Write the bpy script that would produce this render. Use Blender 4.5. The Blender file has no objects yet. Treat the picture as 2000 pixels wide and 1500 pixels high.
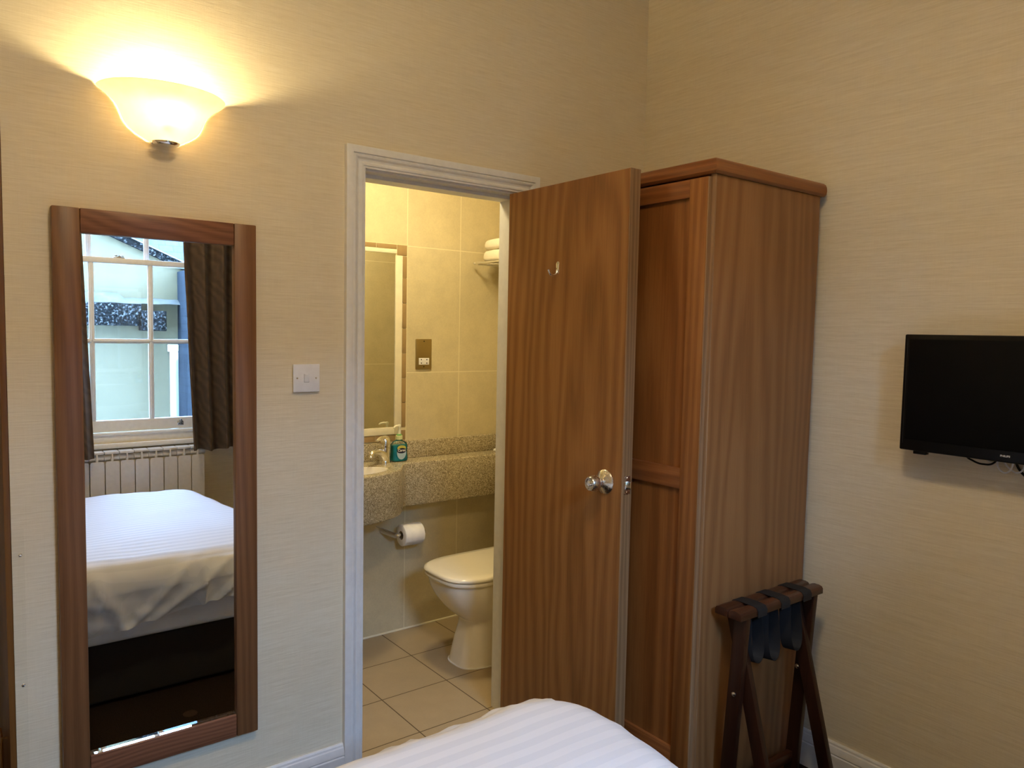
import bpy, bmesh, math, random
from mathutils import Vector, Matrix, noise

random.seed(7)
PI = math.pi
C = bpy.context.scene.collection

# ------------------------------------------------------------------ materials
def lin(c):
    c = c / 255.0
    return c / 12.92 if c <= 0.04045 else ((c + 0.055) / 1.055) ** 2.4

def rgb(r, g, b):
    return (lin(r), lin(g), lin(b), 1.0)

class NT:
    """small wrapper to wire nodes"""
    def __init__(self, name):
        self.m = bpy.data.materials.new(name)
        self.m.use_nodes = True
        self.t = self.m.node_tree
        self.b = self.t.nodes['Principled BSDF']
        self.out = self.t.nodes['Material Output']
        self._co = None
    def n(self, kind, **kw):
        nd = self.t.nodes.new(kind)
        for k, v in kw.items():
            setattr(nd, k, v)
        return nd
    def l(self, a, b):
        self.t.links.new(a, b)
    def set(self, sock, v):
        if hasattr(v, 'is_output'):
            self.l(v, sock)
        else:
            sock.default_value = v
    @property
    def co(self):
        if self._co is None:
            self._co = self.n('ShaderNodeTexCoord').outputs['Object']
        return self._co
    def map(self, vec, scale=(1, 1, 1), loc=(0, 0, 0), rot=(0, 0, 0)):
        m = self.n('ShaderNodeMapping')
        m.inputs['Scale'].default_value = scale
        m.inputs['Location'].default_value = loc
        m.inputs['Rotation'].default_value = rot
        self.l(vec, m.inputs['Vector'])
        return m.outputs[0]
    def noise(self, vec, scale=5, detail=3, rough=0.55, dist=0.0):
        n = self.n('ShaderNodeTexNoise')
        self.l(vec, n.inputs['Vector'])
        n.inputs['Scale'].default_value = scale
        n.inputs['Detail'].default_value = detail
        n.inputs['Roughness'].default_value = rough
        n.inputs['Distortion'].default_value = dist
        return n.outputs[0]
    def math(self, op, a, b=None, c=None):
        m = self.n('ShaderNodeMath', operation=op)
        for i, v in enumerate((a, b, c)):
            if v is not None:
                self.set(m.inputs[i], v)
        return m.outputs[0]
    def ramp(self, fac, stops):
        r = self.n('ShaderNodeValToRGB')
        e = r.color_ramp.elements
        while len(e) < len(stops):
            e.new(0.5)
        for i, (p, c) in enumerate(stops):
            e[i].position = p
            e[i].color = c if len(c) == 4 else (*c, 1)
        self.set(r.inputs[0], fac)
        return r.outputs[0]
    def mix(self, fac, a, b, blend='MIX'):
        m = self.n('ShaderNodeMix', data_type='RGBA', blend_type=blend)
        self.set(m.inputs[0], fac)
        self.set(m.inputs[6], a)
        self.set(m.inputs[7], b)
        return m.outputs[2]
    def bump(self, h, strength=0.2, dist=0.002):
        b = self.n('ShaderNodeBump')
        b.inputs['Strength'].default_value = strength
        b.inputs['Distance'].default_value = dist
        self.l(h, b.inputs['Height'])
        self.l(b.outputs[0], self.b.inputs['Normal'])
    def p(self, **kw):
        for k, v in kw.items():
            self.set(self.b.inputs[k.replace('_', ' ')], v)
        return self

def simple(name, col, rough=0.5, metal=0.0, spec=0.5, noise_amt=0.04, nscale=40):
    t = NT(name)
    f = t.noise(t.co, nscale, 3)
    d = tuple(c * (1 - noise_amt) for c in col[:3]) + (1,)
    u = tuple(min(1, c * (1 + noise_amt)) for c in col[:3]) + (1,)
    t.p(Base_Color=t.ramp(f, [(0.3, d), (0.7, u)]), Roughness=rough, Metallic=metal)
    t.b.inputs['Specular IOR Level'].default_value = spec
    return t.m

def metal(name, col, rough=0.15):
    t = NT(name)
    f = t.noise(t.co, 120, 2)
    t.p(Base_Color=col, Metallic=1.0, Roughness=t.math('MULTIPLY_ADD', f, 0.06, rough))
    return t.m

def wallpaper(name, axis):
    t = NT(name)
    s1 = (7, 7, 270) ; s2 = (26, 26, 520)
    a = t.noise(t.map(t.co, s1), 1.0, 4, 0.6)
    b = t.noise(t.map(t.co, s2), 1.0, 3, 0.6)
    d = t.noise(t.co, 1.3, 2)
    vert = t.noise(t.map(t.co, (260, 260, 12)), 1.0, 2)
    h = t.math('ADD', t.math('MULTIPLY', a, 0.55), t.math('ADD', t.math('MULTIPLY', b, 0.35), t.math('MULTIPLY', vert, 0.1)))
    col = t.ramp(h, [(0.34, rgb(208, 195, 166)), (0.5, rgb(220, 208, 181)), (0.66, rgb(229, 219, 195))])
    col = t.mix(t.math('MULTIPLY', d, 0.25), col, rgb(213, 198, 168))
    # a few bright slub threads
    th = t.noise(t.map(t.co, (3.5, 3.5, 330), (3, 1, 0.37)), 1.0, 1)
    slub = t.ramp(th, [(0.70, (0, 0, 0, 1)), (0.76, (1, 1, 1, 1))])
    col = t.mix(t.math('MULTIPLY', slub, 0.35), col, rgb(226, 212, 184))
    t.p(Base_Color=col, Roughness=0.72)
    t.b.inputs['Specular IOR Level'].default_value = 0.3
    t.bump(h, 0.45, 0.0015)
    return t.m

def wood(name, dark, mid, light, along='z', centre=(0, 0, 0), ringscale=9.0, stretch=0.085, rough=0.42, fine=1.0, contrast=1.0):
    t = NT(name)
    s = [1, 1, 1]
    s['xyz'.index(along)] = stretch
    v = t.map(t.co, tuple(s), tuple(-c * k for c, k in zip(centre, s)))
    nz = t.n('ShaderNodeTexNoise')
    t.l(v, nz.inputs['Vector'])
    nz.inputs['Scale'].default_value = 4.0
    nz.inputs['Detail'].default_value = 3
    off = t.n('ShaderNodeVectorMath', operation='MULTIPLY_ADD')
    t.l(nz.outputs[1], off.inputs[0])
    off.inputs[1].default_value = (0.20, 0.20, 0.20)
    t.l(v, off.inputs[2])
    w = t.n('ShaderNodeTexWave', wave_type='RINGS', rings_direction='SPHERICAL', wave_profile='SIN')
    t.l(off.outputs[0], w.inputs['Vector'])
    w.inputs['Scale'].default_value = ringscale
    w.inputs['Distortion'].default_value = 2.2
    w.inputs['Detail'].default_value = 3
    w.inputs['Detail Scale'].default_value = 2.0
    sf = [330, 330, 330]
    sf['xyz'.index(along)] = 7
    pores = t.noise(t.map(t.co, tuple(sf)), 1.0, 3, 0.65)
    sb = [16, 16, 16]
    sb['xyz'.index(along)] = 0.8
    broad = t.noise(t.map(t.co, tuple(sb)), 1.0, 3)
    f = t.math('ADD', t.math('MULTIPLY', w.outputs[1], 0.24 * contrast), t.math('ADD', t.math('MULTIPLY', pores, 0.54 * fine), t.math('MULTIPLY', broad, 0.3)))
    col = t.ramp(f, [(0.14, dark), (0.50, mid), (0.90, light)])
    t.p(Base_Color=col, Roughness=t.math('MULTIPLY_ADD', pores, 0.15, rough - 0.07))
    t.b.inputs['Specular IOR Level'].default_value = 0.4
    t.bump(pores, 0.12, 0.0008)
    return t.m

def gridmask(t, axis, off, period, width):
    sep = t.n('ShaderNodeSeparateXYZ')
    t.l(t.co, sep.inputs[0])
    a = t.math('DIVIDE', t.math('SUBTRACT', sep.outputs['XYZ'.index(axis)], off), period)
    d = t.math('MULTIPLY', t.math('PINGPONG', a, 0.5), period)
    return t.math('LESS_THAN', d, width / 2)

def tiles(name, col, grout, g1, g2, rough=0.3, amt=0.05):
    t = NT(name)
    m2 = gridmask(t, *g2)
    if g2[0] == 'Z':          # the bottom course reaches the floor
        sp = t.n('ShaderNodeSeparateXYZ')
        t.l(t.co, sp.inputs[0])
        m2 = t.math('MULTIPLY', m2, t.math('GREATER_THAN', sp.outputs[2], 0.3))
    m = t.math('MAXIMUM', gridmask(t, *g1), m2)
    f = t.noise(t.co, 9, 5, 0.65)
    f2 = t.noise(t.co, 140, 2)
    ff = t.math('ADD', t.math('MULTIPLY', f, 0.7), t.math('MULTIPLY', f2, 0.3))
    d = tuple(c * (1 - 2 * amt) for c in col[:3]) + (1,)
    u = tuple(min(1, c * (1 + amt)) for c in col[:3]) + (1,)
    t.p(Base_Color=t.mix(m, t.ramp(ff, [(0.35, d), (0.62, u)]), grout), Roughness=t.math('MULTIPLY_ADD', m, 0.4, rough))
    t.bump(t.math('SUBTRACT', 1.0, m), 0.4, 0.001)
    return t.m

def glass(name, tint=(1, 1, 1, 1), ior=1.35):
    t = NT(name)
    tr = t.n('ShaderNodeBsdfTransparent')
    tr.inputs[0].default_value = tint
    gl = t.n('ShaderNodeBsdfGlossy')
    gl.inputs['Roughness'].default_value = 0.02
    fr = t.n('ShaderNodeFresnel')
    fr.inputs[0].default_value = ior
    nz = t.noise(t.co, 3, 2)
    mx = t.n('ShaderNodeMixShader')
    t.l(t.math('MULTIPLY', fr.outputs[0], t.math('MULTIPLY_ADD', nz, 0.1, 0.9)), mx.inputs[0])
    t.l(tr.outputs[0], mx.inputs[1])
    t.l(gl.outputs[0], mx.inputs[2])
    t.l(mx.outputs[0], t.out.inputs[0])
    return t.m

def emit(name, col, strength):
    t = NT(name)
    t.p(Base_Color=col)
    t.b.inputs['Emission Color'].default_value = col
    t.b.inputs['Emission Strength'].default_value = strength
    return t.m

def mirror_mat(name, tint):
    t = NT(name)
    nz = t.noise(t.co, 2, 1)
    t.p(Base_Color=tint, Metallic=1.0, Roughness=t.math('MULTIPLY', nz, 0.0))
    return t.m

OAK_D, OAK_M, OAK_L = rgb(84, 47, 22), rgb(124, 74, 36), rgb(153, 98, 52)
M = {}
M['paper_back'] = wallpaper('grasscloth_paper_back', 'x')
M['paper_right'] = wallpaper('grasscloth_paper_right', 'y')
M['white_gloss'] = simple('white_gloss_paint', rgb(222, 221, 218), 0.35)
M['ceiling'] = simple('ceiling_paint', rgb(225, 215, 195), 0.9)
M['oak_door'] = wood('oak_door_veneer', rgb(98, 63, 28), rgb(136, 90, 44), rgb(160, 111, 60), 'z', (0.632, -0.33, 1.75), 9, 0.12, 0.42, 1.1, 1.3)
M['oak_edge'] = wood('oak_door_lipping', rgb(96, 70, 44), rgb(132, 101, 68), rgb(160, 128, 92), 'z', (0.5, -0.6, 1.2), 18, 0.05, 0.5)
M['oak_side'] = wood('oak_wardrobe_side', rgb(110, 73, 41), rgb(134, 92, 54), rgb(152, 109, 68), 'z', (1.05, -0.83, 1.85), 8, 0.12, 0.45, 0.9, 1.3)
M['oak_stile'] = wood('oak_wardrobe_upright', rgb(96, 56, 24), rgb(132, 82, 38), rgb(166, 112, 60), 'z', (0.75, -0.9, 1.0), 14, 0.03, 0.4)
M['oak_panel'] = wood('oak_wardrobe_panel', rgb(92, 52, 22), rgb(126, 76, 34), rgb(156, 104, 54), 'z', (0.76, -0.45, 1.4), 9, 0.06, 0.4)
M['oak_rail_y'] = wood('oak_wardrobe_rail', rgb(92, 50, 22), rgb(124, 72, 34), rgb(150, 96, 50), 'y', (0.75, -0.6, 1.0), 14, 0.05, 0.35)
M['oak_crown_x'] = wood('oak_crown_side', rgb(98, 56, 26), rgb(134, 82, 42), rgb(160, 106, 60), 'x', (1.0, -0.9, 2.0), 14, 0.05, 0.35)
M['oak_lip'] = wood('oak_pale_lipping', rgb(108, 80, 54), rgb(140, 108, 76), rgb(168, 136, 102), 'z', (0.9, -0.9, 1.0), 20, 0.03, 0.45)
M['frame_v'] = wood('mirror_frame_upright_oak', rgb(90, 58, 34), rgb(116, 79, 49), rgb(136, 96, 62), 'z', (-0.75, 0.2, 1.3), 13, 0.06, 0.38, 0.9)
M['frame_h'] = wood('mirror_frame_rail_oak', rgb(72, 42, 28), rgb(122, 80, 56), rgb(146, 102, 76), 'x', (-0.7, 0.0, 1.71), 22, 0.16, 0.36, 0.9, 0.9)
M['mahogany'] = wood('dark_mahogany', rgb(26, 12, 7), rgb(42, 21, 12), rgb(62, 34, 20), 'z', (0.8, -0.9, 0.3), 10, 0.06, 0.35)
M['mahogany_x'] = wood('dark_mahogany_rail', rgb(40, 20, 11), rgb(62, 34, 20), rgb(86, 50, 31), 'x', (0.8, -0.9, 0.7), 10, 0.06, 0.32)
M['lobby_wood'] = wood('lobby_door_oak', rgb(86, 54, 22), rgb(112, 74, 34), rgb(134, 92, 46), 'z', (-1.0, 0.3, 1.0), 10, 0.05, 0.4)
M['chrome'] = metal('chrome', (0.90, 0.90, 0.90, 1), 0.12)
M['steel'] = metal('brushed_steel', (0.66, 0.63, 0.58, 1), 0.24)
M['satin'] = metal('satin_nickel', (0.74, 0.72, 0.69, 1), 0.42)
M['brass'] = metal('antique_brass_plate', rgb(176, 158, 112), 0.3)
M['plastic_white'] = simple('white_plastic', rgb(226, 226, 228), 0.3)
M['ceramic'] = simple('white_ceramic', rgb(236, 230, 214), 0.08, noise_amt=0.01)
M['black'] = simple('black_plastic', rgb(7, 7, 8), 0.35, 0, 0.25)
M['screen'] = simple('screen_glass', rgb(5, 5, 6), 0.6, 0, 0.12)
M['hole'] = simple('dark_hole', rgb(8, 7, 6), 0.8)
M['webbing'] = simple('black_webbing', rgb(13, 14, 18), 0.7, nscale=300, noise_amt=0.3)
M['towel'] = simple('white_towelling', rgb(236, 228, 208), 0.95, nscale=220, noise_amt=0.06)
M['paper'] = simple('tissue_paper', rgb(244, 242, 238), 0.9)
M['card'] = simple('card_core', rgb(150, 130, 105), 0.9)
M['mirror'] = mirror_mat('mirror_silver', (0.92, 0.94, 0.94, 1))
M['bath_mirror'] = mirror_mat('bath_mirror_silver', (0.80, 0.82, 0.80, 1))
M['pane'] = glass('window_glass', (0.93, 0.97, 1.0, 1))
M['clear'] = glass('clear_plastic', (0.985, 0.985, 0.98, 1), 1.04)
M['sash'] = simple('sash_paint', rgb(240, 242, 242), 0.35)
M['rad'] = simple('radiator_enamel', rgb(226, 222, 214), 0.3)
M['tan_tile'] = simple('tan_border_tile', rgb(158, 132, 92), 0.3, nscale=60)
M['white_tile'] = simple('white_trim_tile', rgb(232, 224, 198), 0.25)
M['grout'] = simple('pale_grout', rgb(226, 214, 176), 0.8)
M['silver_grey'] = simple('grey_lettering', rgb(205, 205, 205), 0.4)

BATH = rgb(208, 196, 160)
GROUT = rgb(230, 220, 188)
M['bt_back'] = tiles('bath_wall_tile_back', BATH, GROUT, ('X', 0.787, 0.305, 0.004), ('Z', 1.278, 0.61, 0.004))
M['bt_side'] = tiles('bath_wall_tile_side', BATH, GROUT, ('Y', 0.995, 0.305, 0.004), ('Z', 1.278, 0.61, 0.004))
M['bt_front'] = tiles('bath_wall_tile_front', BATH, GROUT, ('X', 0.91, 0.305, 0.004), ('Z', 1.278, 0.61, 0.004))
M['bt_floor'] = tiles('bath_floor_tile', rgb(172, 154, 124), rgb(92, 76, 52), ('X', 0.357, 0.305, 0.0045), ('Y', 0.403, 0.299, 0.0045), 0.35, 0.03)

def carpet_mat():
    t = NT('dark_carpet')
    f = t.noise(t.co, 260, 2)
    v = t.n('ShaderNodeTexVoronoi')
    t.l(t.co, v.inputs['Vector'])
    v.inputs['Scale'].default_value = 3.2
    spot = t.math('LESS_THAN', v.outputs['Distance'], 0.09)
    c = t.mix(spot, t.ramp(f, [(0.3, rgb(26, 18, 13)), (0.7, rgb(52, 38, 28))]), rgb(66, 50, 38))
    t.p(Base_Color=c, Roughness=0.95)
    t.b.inputs['Specular IOR Level'].default_value = 0.1
    t.bump(f, 0.6, 0.003)
    return t.m
M['carpet'] = carpet_mat()

def granite_mat():
    t = NT('speckled_quartz')
    v = t.n('ShaderNodeTexVoronoi')
    t.l(t.co, v.inputs['Vector'])
    v.inputs['Scale'].default_value = 330
    sep = t.n('ShaderNodeSeparateColor')
    t.l(v.outputs['Color'], sep.inputs[0])
    n = t.noise(t.co, 240, 3)
    f = t.math('ADD', t.math('MULTIPLY', sep.outputs[0], 0.62), t.math('MULTIPLY', n, 0.38))
    c = t.ramp(f, [(0.16, rgb(104, 92, 70)), (0.34, rgb(152, 140, 112)), (0.58, rgb(178, 166, 138)), (0.82, rgb(220, 210, 184))])
    t.p(Base_Color=c, Roughness=0.25)
    return t.m
M['granite'] = granite_mat()

def duvet_mat():
    t = NT('satin_stripe_cotton')
    sep = t.n('ShaderNodeSeparateXYZ')
    t.l(t.co, sep.inputs[0])
    a = t.math('DIVIDE', t.math('ADD', sep.outputs[1], t.math('MULTIPLY', t.noise(t.co, 2.0, 2), 0.02)), 0.046)
    s = t.math('GREATER_THAN', t.math('PINGPONG', a, 0.5), 0.25)
    wv = t.noise(t.co, 600, 2)
    c = t.mix(s, rgb(206, 206, 209), rgb(214, 213, 215))
    t.p(Base_Color=c, Roughness=t.math('MULTIPLY_ADD', s, -0.2, 0.8))
    t.b.inputs['Specular IOR Level'].default_value = 0.3
    t.bump(wv, 0.05, 0.0005)
    return t.m
M['duvet'] = duvet_mat()
M['sheet'] = simple('white_sheet', rgb(236, 236, 238), 0.85, nscale=12)
M['divan'] = simple('dark_divan_fabric', rgb(30, 23, 19), 0.9, nscale=200, noise_amt=0.2)

def curtain_mat():
    t = NT('brown_damask')
    v = t.n('ShaderNodeTexWave', wave_type='BANDS', bands_direction='DIAGONAL')
    t.l(t.map(t.co, (1, 0.2, 0.7)), v.inputs['Vector'])
    v.inputs['Scale'].default_value = 11
    v.inputs['Distortion'].default_value = 9
    v.inputs['Detail'].default_value = 2
    f = t.noise(t.co, 300, 2)
    ff = t.math('ADD', t.math('MULTIPLY', v.outputs[1], 0.6), t.math('MULTIPLY', f, 0.4))
    t.p(Base_Color=t.ramp(ff, [(0.2, rgb(66, 50, 35)), (0.8, rgb(84, 66, 48))]), Roughness=0.7)
    t.b.inputs['Sheen Weight'].default_value = 0.2
    return t.m
M['curtain'] = curtain_mat()

def shade_mat():
    t = NT('frosted_opal_glass')
    d = t.n('ShaderNodeBsdfDiffuse')
    tr = t.n('ShaderNodeBsdfTranslucent')
    gl = t.n('ShaderNodeBsdfGlossy')
    gl.inputs['Roughness'].default_value = 0.2
    nz = t.noise(t.co, 14, 3)
    c = t.ramp(nz, [(0.3, rgb(250, 238, 214)), (0.7, rgb(255, 247, 230))])
    t.l(c, d.inputs[0]); t.l(c, tr.inputs[0])
    m1 = t.n('ShaderNodeMixShader'); m1.inputs[0].default_value = 0.8
    t.l(d.outputs[0], m1.inputs[1]); t.l(tr.outputs[0], m1.inputs[2])
    m2 = t.n('ShaderNodeMixShader'); m2.inputs[0].default_value = 0.05
    t.l(m1.outputs[0], m2.inputs[1]); t.l(gl.outputs[0], m2.inputs[2])
    t.l(m2.outputs[0], t.out.inputs[0])
    return t.m
M['shade'] = shade_mat()

def slate_mat(name, a, b):
    t = NT(name)
    br = t.n('ShaderNodeTexBrick')
    t.l(t.map(t.co, (1, 1, 1), rot=(PI / 2, 0, 0)), br.inputs['Vector'])
    br.inputs['Scale'].default_value = 4.0
    br.inputs['Color1'].default_value = a
    br.inputs['Color2'].default_value = b
    br.inputs['Mortar'].default_value = tuple(c * 0.6 for c in a[:3]) + (1,)
    br.inputs['Mortar Size'].default_value = 0.012
    n = t.noise(t.co, 22, 5, 0.7)
    t.p(Base_Color=t.mix(t.math('MULTIPLY', n, 0.6), br.outputs[0], tuple(min(1, c * 1.5) for c in b[:3]) + (1,)), Roughness=0.7)
    t.b.inputs['Specular IOR Level'].default_value = 0.05
    return t.m
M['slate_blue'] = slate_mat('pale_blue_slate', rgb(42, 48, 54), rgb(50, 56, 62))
M['slate_shaded'] = slate_mat('shaded_grey_slate', rgb(26, 29, 33), rgb(32, 36, 40))  # darker slate copy, the return wall's shade is put into its colour
def mossy():
    t = NT('mossy_dark_slate')
    n = t.noise(t.co, 55, 5, 0.75)
    t.p(Base_Color=t.ramp(n, [(0.44, rgb(8, 9, 9)), (0.54, rgb(18, 20, 21)), (0.64, rgb(84, 86, 86))]), Roughness=0.8)
    t.b.inputs['Specular IOR Level'].default_value = 0.05
    t.bump(n, 0.5, 0.01)
    return t.m
M['slate_dark'] = mossy()
M['render'] = simple('cream_render', rgb(88, 83, 67), 0.9, 0, 0.05, nscale=3, noise_amt=0.06)
M['lead'] = simple('pale_lead_flashing', rgb(100, 100, 98), 0.7, 0, 0.05, nscale=12, noise_amt=0.18)

def liquid_mat():
    t = NT('teal_hand_wash')
    n = t.noise(t.co, 30, 2)
    t.p(Base_Color=t.ramp(n, [(0.3, rgb(28, 142, 152)), (0.7, rgb(56, 174, 176))]), Roughness=0.1)
    t.b.inputs['Transmission Weight'].default_value = 0.0
    t.b.inputs['IOR'].default_value = 1.33
    return t.m
M['liquid'] = liquid_mat()
M['label_navy'] = simple('navy_label', rgb(16, 18, 58), 0.4)
M['label_pale'] = simple('pale_blue_label', rgb(170, 200, 216), 0.4)
M['label_yellow'] = simple('yellow_green_label', rgb(196, 196, 92), 0.4)
M['green'] = simple('green_plastic', rgb(104, 168, 96), 0.35)
M['cap_pale'] = simple('pale_green_cap', rgb(206, 214, 160), 0.35)
M['cream_plastic'] = simple('cream_pump', rgb(238, 234, 208), 0.3)

# ------------------------------------------------------------------ mesh tools
def add(bm, tmp):
    me = bpy.data.meshes.new('tmp')
    tmp.to_mesh(me); tmp.free()
    bm.from_mesh(me)
    bpy.data.meshes.remove(me)
    return bm

def box(bm, x0, x1, y0, y1, z0, z1, bev=0.0, seg=2):
    t = bmesh.new()
    bmesh.ops.create_cube(t, size=1.0)
    for v in t.verts:
        v.co = Vector(((x0 + x1) / 2 + v.co.x * (x1 - x0), (y0 + y1) / 2 + v.co.y * (y1 - y0), (z0 + z1) / 2 + v.co.z * (z1 - z0)))
    if bev:
        bmesh.ops.bevel(t, geom=t.edges[:], offset=bev, segments=seg, profile=0.5, affect='EDGES')
    return add(bm, t)

def B(*a, **k):
    return box(bmesh.new(), *a, **k)

def frame_of(d):
    d = d.normalized()
    a = Vector((0, 0, 1)) if abs(d.z) < 0.9 else Vector((1, 0, 0))
    u = d.cross(a).normalized()
    return u, d.cross(u).normalized()

def tube(bm, pts, r, n=12, closed=False, flat=None, cap=True):
    """sweep a circle (or an ellipse with per-point radii) along pts"""
    t = bmesh.new()
    pts = [Vector(p) for p in pts]
    rs = r if isinstance(r, (list, tuple)) else [r] * len(pts)
    rings = []
    u = None
    for i, p in enumerate(pts):
        if closed:
            d = pts[(i + 1) % len(pts)] - pts[i - 1]
        else:
            d = (pts[min(i + 1, len(pts) - 1)] - pts[max(i - 1, 0)])
        d.normalize()
        if u is None:
            u, w = frame_of(d)
        else:
            u = (u - d * u.dot(d)).normalized()
            w = d.cross(u).normalized()
        ring = []
        for k in range(n):
            a = 2 * PI * k / n
            f = flat if flat else 1.0
            ring.append(t.verts.new(p + u * math.cos(a) * rs[i] + w * math.sin(a) * rs[i] * f))
        rings.append(ring)
    m = len(rings)
    for i in range(m if closed else m - 1):
        A, Bq = rings[i], rings[(i + 1) % m]
        for k in range(n):
            t.faces.new((A[k], A[(k + 1) % n], Bq[(k + 1) % n], Bq[k]))
    if cap and not closed:
        t.faces.new(rings[0][::-1]); t.faces.new(rings[-1])
    bmesh.ops.recalc_face_normals(t, faces=t.faces[:])
    return add(bm, t)

def lathe(bm, prof, origin, axis=(0, 0, 1), n=32, a0=0.0, a1=2 * PI, su=1.0, sw=1.0):
    """prof: list of (radius, height) around axis"""
    t = bmesh.new()
    ax = Vector(axis).normalized()
    if abs(ax.z) > 0.99:
        u, w = Vector((1, 0, 0)), Vector((0, 1, 0))
    else:
        u, w = frame_of(ax)
    full = abs(a1 - a0 - 2 * PI) < 1e-6
    cols = []
    cnt = n if full else n + 1
    for k in range(cnt):
        a = a0 + (a1 - a0) * k / n
        cols.append([t.verts.new(Vector(origin) + (u * math.cos(a) * su + w * math.sin(a) * sw) * r + ax * h) for r, h in prof])
    for k in range(n):
        A, Bq = cols[k], cols[(k + 1) % cnt]
        for j in range(len(prof) - 1):
            t.faces.new((A[j], Bq[j], Bq[j + 1], A[j + 1]))
    bmesh.ops.remove_doubles(t, verts=t.verts[:], dist=1e-6)
    bmesh.ops.recalc_face_normals(t, faces=t.faces[:])
    return add(bm, t)

def prism(bm, poly, plane, a, b, bev=0.0):
    """extrude a 2-D polygon; plane 'xy' along z, 'xz' along y, 'yz' along x"""
    t = bmesh.new()
    def P(p, h):
        return {'xy': (p[0], p[1], h), 'xz': (p[0], h, p[1]), 'yz': (h, p[0], p[1])}[plane]
    lo = [t.verts.new(P(p, a)) for p in poly]
    hi = [t.verts.new(P(p, b)) for p in poly]
    n = len(poly)
    t.faces.new(lo); t.faces.new(hi[::-1])
    for i in range(n):
        t.faces.new((lo[i], hi[i], hi[(i + 1) % n], lo[(i + 1) % n]))
    bmesh.ops.recalc_face_normals(t, faces=t.faces[:])
    if bev:
        bmesh.ops.bevel(t, geom=[e for e in t.edges], offset=bev, segments=2, profile=0.5, affect='EDGES')
    return add(bm, t)

def sweep_profile(bm, prof, path, out, normal):
    """prof: (u across, h out of the wall); path points; out[i] = vector for u at that point (mitred)"""
    t = bmesh.new()
    rows = []
    for p, o in zip(path, out):
        rows.append([t.verts.new(Vector(p) + Vector(o) * u + Vector(normal) * h) for u, h in prof])
    for A, Bq in zip(rows[:-1], rows[1:]):
        for j in range(len(prof)):
            k = (j + 1) % len(prof)
            t.faces.new((A[j], A[k], Bq[k], Bq[j]))
    t.faces.new(rows[0][::-1]); t.faces.new(rows[-1])
    bmesh.ops.recalc_face_normals(t, faces=t.faces[:])
    return add(bm, t)

def loft(bm, rings, cap=True):
    t = bmesh.new()
    R = [[t.verts.new(p) for p in r] for r in rings]
    n = len(R[0])
    for A, Bq in zip(R[:-1], R[1:]):
        for k in range(n):
            t.faces.new((A[k], A[(k + 1) % n], Bq[(k + 1) % n], Bq[k]))
    if cap:
        t.faces.new(R[0][::-1]); t.faces.new(R[-1])
    bmesh.ops.recalc_face_normals(t, faces=t.faces[:])
    return add(bm, t)

def obj(name, bm, mat, parent=None, smooth=35):
    me = bpy.data.meshes.new(name)
    if smooth:
        for f in bm.faces:
            f.smooth = True
        for e in bm.edges:
            if len(e.link_faces) == 2 and e.calc_face_angle(0) > math.radians(smooth):
                e.smooth = False
    bm.to_mesh(me); bm.free()
    me.materials.append(M[mat] if isinstance(mat, str) else mat)
    o = bpy.data.objects.new(name, me)
    C.objects.link(o)
    if parent is not None:
        o.parent = parent
        if parent.type == 'EMPTY':
            o.location = -parent.location
    return o

def tag(o, label, cat, group=None):
    o['label'] = label
    o['category'] = cat
    if group:
        o['group'] = group
    return o

def thing(name, label, cat, loc, group=None):
    o = bpy.data.objects.new(name, None)
    o.empty_display_size = 0.05
    C.objects.link(o)
    o.location = loc
    return tag(o, label, cat, group)

def struct(name, bm, mat, smooth=35):
    o = obj(name, bm, mat, None, smooth)
    o['kind'] = 'structure'
    return o

def sroot(name, loc):
    o = bpy.data.objects.new(name, None)
    C.objects.link(o)
    o.location = loc
    o['kind'] = 'structure'
    return o

def text_mesh(body, size, xdir, ydir, origin, extrude=0.0004, shear=0.0, bold=0.0, sx=1.0):
    """lettering as a mesh lying in the plane of xdir/ydir, centred on origin"""
    cu = bpy.data.curves.new('txt', 'FONT')
    cu.body = body
    cu.size = size
    cu.align_x = 'CENTER'; cu.align_y = 'CENTER'
    cu.extrude = extrude
    cu.shear = shear
    cu.offset = bold
    o = bpy.data.objects.new('txt', cu)
    C.objects.link(o)
    dg = bpy.context.evaluated_depsgraph_get()
    me = bpy.data.meshes.new_from_object(o.evaluated_get(dg))
    bpy.data.objects.remove(o)
    bm = bmesh.new()
    bm.from_mesh(me)
    bpy.data.meshes.remove(me)
    X, Y = Vector(xdir).normalized(), Vector(ydir).normalized()
    Z = X.cross(Y)
    for v in bm.verts:
        v.co = Vector(origin) + X * v.co.x * sx + Y * v.co.y + Z * v.co.z
    return bm

def ribbon(bm, pts, width_dir, w, th=0.0015):
    """flat band along pts with constant width direction"""
    t = bmesh.new()
    pts = [Vector(p) for p in pts]
    W = Vector(width_dir).normalized() * (w / 2)
    rows = []
    for i, p in enumerate(pts):
        d = (pts[min(i + 1, len(pts) - 1)] - pts[max(i - 1, 0)]).normalized()
        n = d.cross(W).normalized() * (th / 2)
        rows.append([t.verts.new(q) for q in (p - W - n, p + W - n, p + W + n, p - W + n)])
    for A, Bq in zip(rows[:-1], rows[1:]):
        for k in range(4):
            t.faces.new((A[k], A[(k + 1) % 4], Bq[(k + 1) % 4], Bq[k]))
    t.faces.new(rows[0][::-1]); t.faces.new(rows[-1])
    bmesh.ops.recalc_face_normals(t, faces=t.faces[:])
    return add(bm, t)

def bez(p0, p1, p2, p3, n=12):
    out = []
    for i in range(n + 1):
        t = i / n
        out.append(Vector(p0) * (1 - t) ** 3 + Vector(p1) * 3 * t * (1 - t) ** 2 + Vector(p2) * 3 * t * t * (1 - t) + Vector(p3) * t ** 3)
    return out

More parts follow.
